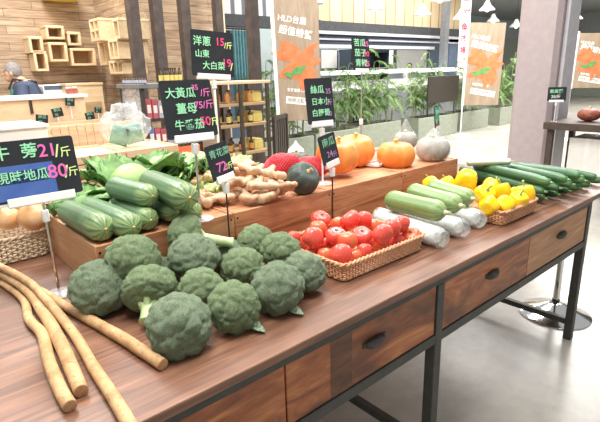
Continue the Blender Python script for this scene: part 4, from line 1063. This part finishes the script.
# ================================================================== RACKS WITH GOODS
t = thing('goods_rack', 'black framed goods rack with pale top behind the plastic bag', 'rack', (0, 0, 0))
Y0 = 3.9; X0 = at_y(141, 84, Y0-.02).x; Y1 = min(4.6, X0*at_y(118.5, 82, 1).y/at_y(118.5, 82, 1).x); X1 = 2.11
MB().box(X0-.02, X1+.01, Y0-.03, Y1+.02, 1.355, 1.39).build('top_board', M['grey_col'], t, bevel=.003)
for x in (X0, X1-.031):
    for y in (Y0, Y1-.03): MB().box(x, x+.03, y, y+.03, 0, 1.354).build('post', M['steel'], t)
for z in (.60, .84, 1.08): MB().box(X0+.031, X1-.032, Y0+.002, Y1-.031, z, z+.02).build('shelf', M['steel'], t)
MB().box(X0+.004, X0+.012, Y0+.031, Y1-.031, .6, 1.354).build('end_pane', M['film'], t)
mats = ['goods_b', 'goods_g', 'goods_y', 'goods_r', 'goods_g', 'goods_b', 'goods_r', 'goods_y']
def goods(name, zz, x0, n_, w, h, m_, lab, grp, y):
    for k in range(n_):
        q = thing(name, '%s %s' % (ORD[k], lab), 'packet', (x0+w*(k+.5), y, zz), 0, grp)
        hh = h*(1-.12*((k*7) % 3)/2)
        MB().box(-w*.45, w*.45, -.03, .04, 0, hh).build('pack', M[m_[(k*3+int(zz*10)) % len(m_)]], q, bevel=.004)
        MB().box(-w*.3, w*.3, -.032, -.03, hh*.3, hh*.7).build('printed_label', M['card'], q)
for z, nm in ((.62, 'lowest'), (.86, 'middle'), (1.10, 'upper')):
    goods('goods_packet', z+.001, X0+.036, 5, .055, .17, mats, 'packet from the bag on the %s rack shelf' % nm, 'packets on the %s rack shelf' % nm, Y0+.05)
    for k in range(3):
        q = thing('carton', '%s pale carton from the front behind the clear end pane, %s rack shelf' % (ORD[k], nm), 'carton', (X0+.09, Y0+.2+.12*k, z+.001), 0, 'pale cartons on the %s rack shelf' % nm)
        MB().box(-.05, .05, -.05, .05, 0, .13).build('pack', M[('card', 'goods_g', 'white_soft')[k]], q, bevel=.004); MB().box(-.052, -.05, -.03, .03, .04, .09).build('printed_label', M['goods_b'], q)
def bottle(name, label, grp, loc, r, h, m, lm, cm='bottle_d'):
    q = thing(name, label, 'bottle', loc, 0, grp)
    MB().lathe([(.001, 0), (r, .002), (r, h*.62), (r*.42, h*.78), (r*.4, h*.93), (.001, h*.93)], 12).build('glass', M[m], q)
    MB().lathe([(r*1.04, h*.12), (r*1.04, h*.52)], 12).build('label_sleeve', M[lm], q); MB().lathe([(.001, h*1.0), (r*.48, h*.995), (r*.48, h*.9), (.001, h*.9)], 10).build('cap', M[cm], q)
    return q
for k in range(8): bottle('bottle', ORD[k]+' yellow-labelled bottle on the goods rack top, from the wall posts', 'yellow-labelled bottles on the rack top', (X1-.02-.04*k if k < 4 else X1-.04-.04*(k-4), 3.98 if k < 4 else 4.06, 1.391), .017, .125, 'bottle_d', 'bottle_y')
for k in range(9): bottle('small_jar', ORD[k]+' tiny dark jar on the goods rack top, from the outer corner', 'tiny dark jars on the rack top', (X0+.03, Y1-.04-k*.055, 1.391), .012, .06, 'bottle_d', 'goods_g')
t = thing('wooden_rack', 'open rack of wooden boards and black posts holding small bottles', 'rack', (0, 0, 0))
X0, X1, Y0, Y1 = 2.16, 2.72, 3.55, 3.85
for z in (.50, .75, 1.0, 1.18): MB().box(X0+.001, X1-.001, Y0, Y1, z, z+.025).build('shelf', M['pale_wood_in'], t, bevel=.003)
MB().box(X0-.02, X1+.02, Y0-.02, Y1+.02, 1.365, 1.39).build('top_board', M['pale_wood'], t, bevel=.003)
for x in (X0-.0, X0+.24, X1-.03): 
    for y in (Y0-.021, Y1+.001): MB().box(x, x+.03, y, y+.02, 0, 1.364).build('post', M['dark_wood'], t)
for zi, (z, m, lm, nm) in enumerate(((1.206, 'bottle_o', 'bottle_o', 'upper'), (1.026, 'bottle_d', 'bottle_y', 'middle'), (.776, 'bottle_d', 'bottle_o', 'lower'))):
    for k in range(7):
        bottle('small_bottle', '%s small bottle from the price sign side, %s shelf of the wooden rack' % (ORD[k], nm), 'small bottles on the %s shelf of the wooden rack' % nm, (X0+.055+k*.058, Y0+.07+.06*(k % 2), z), .022, .125 if zi else .11, m, lm)
for k in range(3):
    q = thing('wooden_tray', ('upper', 'middle', 'lower')[k]+' pale carton tray of little packs on the wooden rack', 'tray', (X0+.49, Y0+.15, (1.206, 1.026, .776)[k]))
    MB().box(-.05, .05, -.08, .08, 0, .07).build('tray_body', M['bottle_y'], q, bevel=.004); MB().box(-.045, .045, -.075, .075, .07, .09).build('packs', M['goods_y'], q)

# curtain, chair etc
y_ = 8.4; t = thing('curtain', 'teal curtain hanging from a rod between the brown posts', 'curtain', (at_y(242, 50, y_).x, y_, 0))
hw = (at_y(252, 50, y_).x-at_y(231.5, 50, y_).x)/2; zt, zb = at_y(242, 31, y_).z, .5; vs, fs = [], []
for i in range(2):
    for k in range(61):
        u = k/60; vs.append((-hw+2*hw*u, .05*math.sin(u*2*PI*7), (zb, zt)[i]))
fs = [(k, k+1, 62+k, 61+k) for k in range(60)]
o = MB().add(vs, fs).build('cloth', M['curtain'], t, ang=180); w_ = o.modifiers.new('t', 'SOLIDIFY'); w_.thickness = .01
MB().tube([(-hw-.2, 0, zt+.04), (hw+.1, 0, zt+.04)], .02, 8).build('rod', M['iron'], t)
for k in range(7): MB().tube([(-hw+.1+2*hw*k/7.2+.04*math.cos(a_*PI/6), 0, zt+.03+.045*math.sin(a_*PI/6)) for a_ in range(12)], .008, 5, closed=True).build('ring', M['iron'], t)
def slatchair(label, x, y, rz, s=1, m='blackplastic'):
    t = thing('slatted_chair', label, 'chair', (x, y, 0), rz)
    MB().box(-.22*s, .22*s, -.2*s, .2*s, .44, .47).build('seat', M[m], t, bevel=.005)
    for sx in (-1, 1):
        MB().box(sx*.2*s-.018, sx*.2*s+.018, -.2*s, -.164*s, 0, .44).build('leg', M[m], t); MB().box(sx*.2*s-.018, sx*.2*s+.018, .164*s, .2*s, 0, .98).build('leg', M[m], t)
    for k in range(5): MB().box(-.15*s+k*.066*s, -.15*s+k*.066*s+.035, .172*s, .19*s, .472, .94).build('back_slat', M[m], t)
    MB().box(-.2*s, .2*s, .168*s, .194*s, .94, .99).build('top_rail', M[m], t)
p = at_z(266, 160, .15); p = at_d(266, 130, 5.6); slatchair('black slatted chair between the brown post and the first banner', p.x, p.y, R(-150))
p = at_d(255, 130, 6.5); slatchair('black slatted chair behind the brown post', p.x, p.y+.3, R(-140))
p = at_y(353, 112, 6.85); slatchair('dark brown slatted chair among the plants behind the gap of the planters', p.x, p.y, R(170), 1.2, 'dark_wood')
# ================================================================== BANNERS
def banner(label, top, w, h, yaw, roll, zb, grp='brown seafood banners on stands'):
    c = Vector(top); root = thing('banner_stand', label, 'banner', (c.x, c.y, 0), yaw, grp)
    X = Matrix.Translation((0, 0, zb)) @ Matrix.Rotation(roll, 4, 'Y')
    pn = MB().box(0, w, -.004, .004, 0, h, X).build('printed_panel', M['banner'], root, smooth=False)
    MB().box(-.055, -.003, -.012, .012, -.02, h+.03, X).build('white_edge', M['white'], root, bevel=.003)
    MB().tube([(-.03, .0, .02), (-.03, 0, zb)], .014, 10).build('pole', M['white'], root)
    MB().lathe([(.001, .03), (.05, .03), (.19, .012), (.2, 0), (.001, 0)], 24, Matrix.Translation((-.03, 0, 0))).build('foot', M['white'], root)
    P = lambda x, z, r=0, y=-.0055: X @ Matrix.Translation((x*w, y, z*h)) @ Matrix.Rotation(R(r), 4, 'Y')
    text('HLD台農', .105*h*.62, M['ink_w'], pn, P(.07, .845, 9) @ STAND, bold=.008); text('超值螃蟹', .155*w*1.25, M['ink_w'], pn, P(.08, .755, 12) @ STAND, bold=.008)
    cr = MB(); rnd = random.Random(3)
    def petal(x, z, ang, L, W):
        pts = []
        for k in range(14):
            a = 2*PI*k/14; u = math.cos(a); v = math.sin(a)*(1-.45*u)
            pts.append((L*.5*(u+1), W*.5*v))
        cr.poly(pts, .0015, P(x, z, 0, -.0062-.0004*len(cr.f)/40) @ Matrix.Rotation(-ang, 4, 'Y'))
    for k in range(19): petal(.5+rnd.uniform(-.12, .12), .49+rnd.uniform(-.06, .06), rnd.uniform(0, 2*PI), w*rnd.uniform(.42, .56), w*rnd.uniform(.15, .23))
    petal(.62, .40, R(-60), w*.35, w*.22); petal(.45, .44, R(-40), w*.5, w*.2)
    cr.build('printed_crab_shape', M['orange'], pn, smooth=False)
    cr = MB(); petal(.32, .40, R(20), w*.38, w*.14); petal(.36, .375, R(160), w*.25, w*.1); petal(.5, .385, R(70), w*.2, w*.1)
    g = cr.build('printed_leaf_shape', M['print_green'], pn, smooth=False); g.location.y = -.008
    text('新鮮直送 美味', .058*w*1.3, M['ink_w'], pn, P(.20, .265, 7) @ STAND, bold=.02)
    b_ = MB().box(0, w*.72, 0, .001, -w*.075, w*.075, P(.16, .185, 9)).build('white_strip', M['white'], pn, smooth=False)
    text('現撈活蟹專區', .10*w, M['ink_pu'] if False else M['banner'], b_, P(.19, .182, 9, -.0064) @ STAND)
    return root
BY = 5.55
a = at_d(280.5, 122, 7.0); e = at_d(280.5, 6, 7.0)
banner('brown banner with orange crab print and white lettering, standing behind the tall blackboard sign', (a.x, a.y, 0), .66, 1.68, R(-20), R(-1.5), a.z)
a = at_y(462, 133, 5.74); z0 = at_d(469, 104, 10.9).z
banner('brown crab-print banner between the dark panel and the mauve column', (a.x-.02, a.y, 0), .82, 1.70, R(-32), R(1.0), z0)
a = at_d(572, 88, 9.5)
banner('brown crab-print banner beyond the column, above the second table', (a.x, a.y, 0), .62, 1.02, R(-42), R(1), a.z)
# hanging vertical sign
y_ = YB-.9; a = at_y(466, 10, y_)
t = thing('hanging_sign', 'tall white hanging sign with red and black characters beside the grey steel column', 'sign', (a.x, y_, at_y(466, 78, y_).z), R(-38))
hh = 4.7-t.location.z
pn = MB().box(-.15, .15, 0, .02, 0, hh).build('sign_panel', M['white'], t)
for k, (s, ink, sz, z) in enumerate((('大', 'red', .18, .90), ('口', 'w', .0, 0), ('福', 'red', .2, .78), ('二', 'red', .13, .68), ('一', 'red', .13, .6), ('鮮', 'red', .2, .50), ('魚', 'red', .16, .40), ('市', 'red', .16, .31), ('場', 'red', .16, .22))):
    if sz: text(s, sz*1.35, M['ink_red'], pn, Matrix.Translation((-sz*.68, -.001, z*hh)) @ STAND, bold=.03)
# dark panel
a = at_y(427, 104, 6.07); b_ = at_y(459, 75, 6.07)
t = thing('notice_board', 'dark brown blank board on two legs stuck in a planter before the second banner', 'notice board', (a.x, a.y, 0), 0)
wb = b_.x-a.x; zb, zt = a.z, b_.z
MB().box(0, wb, -.015, .015, zb, zt).build('board', M['blackplastic'], t, bevel=.01)
for x in (.08, wb-.08): MB().tube([(x, .03, .402), (x, .03, zb+.2)], .016, 8).build('leg', M['iron'], t)

# ================================================================== PLANTERS AND PLANTS
PL = [(4.30, 5.79, 1.05, 'under the first banner'), (5.50, 5.9, 1.14, 'ending in front of the dark slatted chair'), (6.78, 6.12, 1.30, 'behind the pumpkins'), (8.55, 6.02, 1.50, 'below the dark board, its end face showing'), (10.35, 6.1, 1.25, 'at the foot of the second banner'), (12.0, 6.0, 1.1, 'last before the mauve column')]
for k, (x, y, L, lab) in enumerate(PL):
    t = thing('planter_box', 'olive grey rectangular planter box '+lab, 'planter', (x, y, 0), 0, 'olive grey planter boxes in a row')
    mb = MB(); d, h, th = .46, .45, .03
    mb.box(0, L, 0, th, 0, h); mb.box(0, L, d-th, d, 0, h); mb.box(0, th, th, d-th, 0, h); mb.box(L-th, L, th, d-th, 0, h); mb.box(th, L-th, th, d-th, 0, .05)
    mb.build('box_shell', M['planter'], t, bevel=.006); MB().box(th, L-th, th, d-th, .05, h-.05).build('soil', M['soil'], t)
def plant_mesh(seed, hgt):
    rnd = random.Random(seed); st, lf = MB(), MB()
    for k in range(6):
        a0 = rnd.uniform(0, 2*PI); h = hgt*rnd.uniform(.5, 1.0); bx, by = .12*math.cos(a0), .09*math.sin(a0); lx, ly = .10*math.cos(a0), .08*math.sin(a0)
        cane = [Vector((bx+lx*u*u, by+ly*u*u, h*u)) for u in (0, .25, .5, .75, 1)]
        st.tube(cane, [.008, .008, .007, .006, .005], 5)
        for f in range(6):
            u0 = .35+.65*f/5; p0 = Vector((bx+lx*u0*u0, by+ly*u0*u0, h*u0)); a = a0+f*2.4+rnd.uniform(-.4, .4); L = rnd.uniform(.22, .36)*(1.1-.3*u0); up = rnd.uniform(.35, .8)
            fr = [p0+Vector((math.cos(a)*L*t, math.sin(a)*L*t*.8, L*(up*t-.85*t*t))) for t in (0, .2, .4, .6, .8, 1)]
            st.tube(fr, [.003]*6, 4, cap=False)
            for m in range(11):
                t = .12+.88*m/10; i0 = min(4, int(t*5)); p = fr[i0].lerp(fr[i0+1], t*5-i0); tg = (fr[i0+1]-fr[i0]).normalized(); sd0 = tg.cross(Vector((0, 0, 1))).normalized()
                for sg in (-1, 1):
                    dr = (tg*.65+sd0*sg*.75+Vector((0, 0, rnd.uniform(-.35, .1)))).normalized(); l_ = L*.42*(1.15-.6*t); w_ = l_*.10; sd = dr.cross(Vector((0, 0, 1))).normalized()
                    lf.add([p, p+dr*l_*.45+sd*w_, p+dr*l_-Vector((0, 0, l_*.18)), p+dr*l_*.45-sd*w_], [(0, 1, 2, 3)])
    return st.mesh('stems', M['cane']), lf
PM = []
for k, hgt in enumerate((1.1, .95, 1.25)):
    s_, l_ = plant_mesh(50+k, hgt); PM.append((s_, l_.mesh('leaves', M['frond' if k != 1 else 'frond_d'], False)))
spots = []
desc = ['under the brown banner, first from the chairs', 'under the brown banner, second from the chairs', 'behind the tall blackboard sign', 'beside the dark slatted chair', 'on the open side of the dark slatted chair', 'behind the first pumpkin', 'under the high green and pink sign', 'behind the second pumpkin', 'behind the lone pumpkin', 'behind the wrapped gourds', 'at the end of the dark board', 'behind the dark board', 'over the top of the dark board', 'at the foot of the second banner', 'behind the second banner', 'at the far edge of the second banner', 'last before the mauve column', 'peeping past the mauve column edge']
xs_ = [4.5, 4.85, 5.15, 5.65, 6.35, 6.95, 7.25, 7.55, 7.9, 8.72, 9.0, 9.35, 9.8, 10.55, 11.0, 11.4, 12.2, 12.7]
for k, x in enumerate(xs_):
    pl = [q for q in PL if q[0]-.01 <= x <= q[0]+q[2]+.01]
    yy = pl[0][1]+(.36 if k in (9, 10, 11, 12) else .23) if pl else 6.2
    rnd = random.Random(k); h = (.98, 1.22, 1.05)[k % 3]+.2*rnd.random()
    t = thing('bamboo_palm', 'feathery green planter plant '+desc[k], 'plant', (x, yy, .40), (PI*(k % 2) if k in (9, 10, 11, 12) else rnd.uniform(0, 6.28)), 'feathery plants in the planter row')
    for me, nm in zip(PM[k % 3], ('stems', 'leaves')):
        o = bpy.data.objects.new(nm, me); COL.objects.link(o); o.parent = t; o.scale = (1.1, .55 if k in (9, 10, 11, 12) else .9, h)

# ================================================================== FAR SHOP COUNTER
t = thing('fish_counter', 'long white chilled fish counter with glass front in the far shop', 'counter', (0, 0, 0))
x0, x1 = at_y(322, 90, 8.4).x, at_y(470, 90, 8.4).x
MB().box(x0, x1, 8.1, 8.8, 0, .95).build('counter_body', M['grey_col'], t, bevel=.01); MB().box(x0, x1, 8.08, 8.82, .95, 1.0).build('counter_top', M['grey_col'], t)
MB().box(x0, x1, 8.1, 8.12, 1.0, 1.22).build('glass_front', M['film'], t); MB().box(x0, x1, 8.1, 8.5, 1.36, 1.46).build('lit_canopy', M['litwall'], t, bevel=.01)
for k in range(5): xx = x0+.05+(x1-x0-.1)*k/4; MB().tube([(xx, 8.3, 1.0), (xx, 8.3, 1.4)], .015, 6).build('hood_support', M['grey_col'], t)
gm = ['meat', 'white', 'goods_r', 'white_soft', 'orange', 'card', 'meat', 'bag_green', 'white', 'meat']
for k in range(10):
    xx = x0+.3+k*(x1-x0-.6)/9.5
    q = thing('fish_tray', ORD[k]+' tray of goods from the banner along the far fish counter', 'tray', (xx, 8.3, 1.001), 0, 'trays on the far fish counter')
    MB().box(-.22, .22, -.16, .16, 0, .05).build('tray_body', M['white'], q, bevel=.006)
    rnd = random.Random(k); mb = MB()
    for j in range(7): mb.ell((rnd.uniform(-.16, .16), rnd.uniform(-.1, .1), .07), (.06, .04, .03), 8)
    mb.fuse('goods', M[gm[k]], q, .02, 2)
rack = [(340, 356, 52, 75, 'litwall'), (376, 393, 50, 64, 'litwall'), (398, 428, 50, 68, 'white'), (322, 337, 50, 68, 'white')]
for k, (xa, xb_, ya, yb, m) in enumerate(rack):
    a, b_ = at_y(xa, ya, 12.4), at_y(xb_, yb, 12.4)
    t = thing('shop_panel', ('pale lit panel nearest the first banner at the rear of the far shop', 'white lit panel beside the high green and pink sign in the far shop', 'white shop panel behind the person in white', 'white shop panel next to the edge of the first banner')[k], 'panel', (a.x, 12.4, b_.z))
    MB().box(0, b_.x-a.x, 0, .05, 0, a.z-b_.z).build('panel_face', M[m], t); MB().box(-.04, b_.x-a.x+.04, .05, .15, -.04, a.z-b_.z+.04).build('panel_frame', M['grey_col'], t)
a, b_ = at_y(338, 50, 12.2), at_y(376, 84, 12.2)
t = thing('fridge', 'dark open chiller cabinet at the rear of the far shop', 'chiller', (a.x, 11.6, 0))
w_ = b_.x-a.x; mb = MB().box(0, w_, .5, .55, 0, a.z); mb.box(0, .05, 0, .5, 0, a.z); mb.box(w_-.05, w_, 0, .5, 0, a.z); mb.box(.05, w_-.05, 0, .5, a.z-.1, a.z); mb.build('cabinet_body', M['navy'], t)
for z in (.5, 1.0, 1.5): MB().box(.051, w_-.051, .05, .499, z, z+.03).build('shelf', M['white_soft'], t)

# ================================================================== PENDANT LAMPS
def lamp(label, P, r=.17):
    t = thing('pendant_lamp', label, 'lamp', P, 0, 'white pendant lamps')
    MB().lathe([(r, 0), (r*.96, .03), (r*.45, .13), (r*.25, .22), (r*.2, .24), (.001, .24)], 20).build('shade', M['white'], t)
    MB().ell((0, 0, .03), r*.32, 8).build('bulb', M['lampglow'], t)
    MB().tube([(0, 0, .24), (0, 0, 4.8-P[2])], .008, 6).build('cord', M['iron'], t)
for px, py, d, lab in ((314, 4, 9.2, 'above the first banner'), (375, 9.5, 10.5, 'before the slatted upper wall, nearer the first banner'), (422.5, 15, 11.3, 'before the slatted upper wall, near the grey steel column'), (440, 1, 9.5, 'high up at the grey steel column'),
                       (461, 19, 12.5, 'in front of the white hanging sign'), (487, 10.5, 12.5, 'beside the white hanging sign, upper one'), (493, 22, 15, 'above the second banner'), (516, 27, 15.5, 'at the edge of the mauve column'), (574, 19.5, 12.5, 'beyond the mauve column')):
    lamp('white cone pendant lamp '+lab, at_d(px, py, d), .2)
t = thing('yellow_lampshade', 'yellow lampshade hanging at the top before the plank wall', 'lamp', at_d(60, 0, 6.2), 0)
MB().lathe([(.22, 0), (.20, .12), (.1, .22), (.001, .23)], 24).build('shade', M['yellow'], t); MB().tube([(0, 0, .23), (0, 0, 2.0)], .006, 6).build('cord', M['iron'], t); MB().ell((0, 0, .05), .05, 8).build('bulb', M['lampglow'], t)

# ================================================================== SECOND TABLE AND BAR STOOL
t = thing('side_table', 'second dark-topped table beside the mauve column with white boxes below', 'table', (0, 0, 0))
MB().box(5.70, 6.5, .4, 2.335, .755, .835).build('tabletop', M['dark_wood'], t, bevel=.006)
for x in (5.80, 6.44):
    for y in (.46, 2.28): MB().box(x-.03, x+.03, y-.03, y+.03, 0, .755).build('leg', M['dark_wood'], t)
for k, (y0, y1) in enumerate(((1.72, 2.10), (1.30, 1.66), (.86, 1.24))):
    q = thing('white_box', ('first', 'second', 'third')[k]+' tall white box under the second table, from its corner leg', 'box', (5.88, y0, .001))
    MB().box(0, .45, 0, y1-y0, 0, .66).build('carton_body', M['card'], q, bevel=.004); MB().box(-.001, .451, (y1-y0)*.45, (y1-y0)*.55, .3, .661).build('tape', M['white'], q)
for k, (y, r, lab) in enumerate(((1.98, .10, 'nearest its corner'), (1.72, .12, 'next to the small card'), (1.42, .11, 'further along'))):
    q = thing('red_cabbage', 'reddish brown wrapped vegetable on the second table, '+lab, 'vegetable', (6.02, y, .836), 0, 'reddish vegetables on the second table')
    MB().ico(4, lambda d: Vector((d.x*r*(1+.1*noise.noise(d*3)), d.y*r*1.2, (d.z+1)*r*.72))).build('body', M['meat'], q, ang=180)
    MB().tube([(0, 0, r*1.40), (.01, 0, r*1.40+.03)], [.02, .012], 8).build('stump', M['cut'], q)
C = at_x(557, 94, 5.80)
sign('little blackboard sign with green marks on the second table', C, (C.x, C.y, .836), .19, .15, -58, 4, 0, [('紫高麗', 'g', -.4, .18, .3), ('25/斤', 'w', -.3, -.2, .28)], rodm='white')
b0 = at_z(556, 315, 0)
t = thing('bar_stool', 'chrome bar stool with round polished foot standing past the table end', 'stool', (2.87, .985, 0))
MB().lathe([(.001, .05), (.035, .075), (.05, .07), (.11, .042), (.19, .012), (.20, .006), (.20, 0), (.001, 0)], 48).build('foot', M['chrome'], t)
MB().lathe([(.001, .10), (.021, .10), (.021, .076), (.001, .076)], 20).build('collar', M['iron'], t)
MB().lathe([(.001, .64), (.018, .64), (.018, .10), (.001, .10)], 20).build('column', M['chrome'], t)
MB().lathe([(.001, .70), (.10, .70), (.115, .685), (.115, .65), (.10, .64), (.001, .64)], 28).build('seat', M['blackplastic'], t)
# ================================================================== LIGHT
w = bpy.data.worlds.new('world'); sc.world = w; w.use_nodes = True
w.node_tree.nodes['Background'].inputs[0].default_value = (.95, .98, 1, 1); w.node_tree.nodes['Background'].inputs[1].default_value = .5
def area(x, y, z, sx, sy, e, aim=None, c=(1, .97, .93)):
    l = bpy.data.lights.new('ceiling_and_fill_light', 'AREA'); l.shape = 'RECTANGLE'; l.size = sx; l.size_y = sy; l.energy = e; l.color = c
    o = bpy.data.objects.new('ceiling_and_fill_light', l); COL.objects.link(o); o.location = (x, y, z)
    if aim: o.rotation_mode = 'QUATERNION'; o.rotation_quaternion = (Vector(aim)-o.location).to_track_quat('-Z', 'Y')
    return o
area(.4, .9, 3.6, 1.3, 1.3, 85); area(2.6, 1.0, 3.8, 1.3, 1.3, 70); area(-.5, 3.4, 4.2, 1.6, 1.6, 80); area(2.0, 3.1, 4.4, 1.5, 1.5, 60)
area(4.6, 3.6, 4.6, 1.6, 1.6, 160); area(8.5, 3.5, 4.6, 2.5, 2.5, 400); area(13, 3.5, 4.7, 2.5, 2.5, 600); area(10.5, 7.6, 4.6, 5, .8, 200)
area(19, 4, 3.65, 3, 3, 400); area(10.5, 10.8, 4.5, 6, 1, 260); area(1.0, 5.4, 4.4, 1.4, 1.2, 190)  # first and last: unseen lamps added to brighten the far hall and plank wall
sc.view_settings.view_transform = 'Standard'; sc.view_settings.look = 'None'; sc.view_settings.gamma = 1; sc.view_settings.use_curve_mapping = False
sc.view_settings.exposure = 0.2
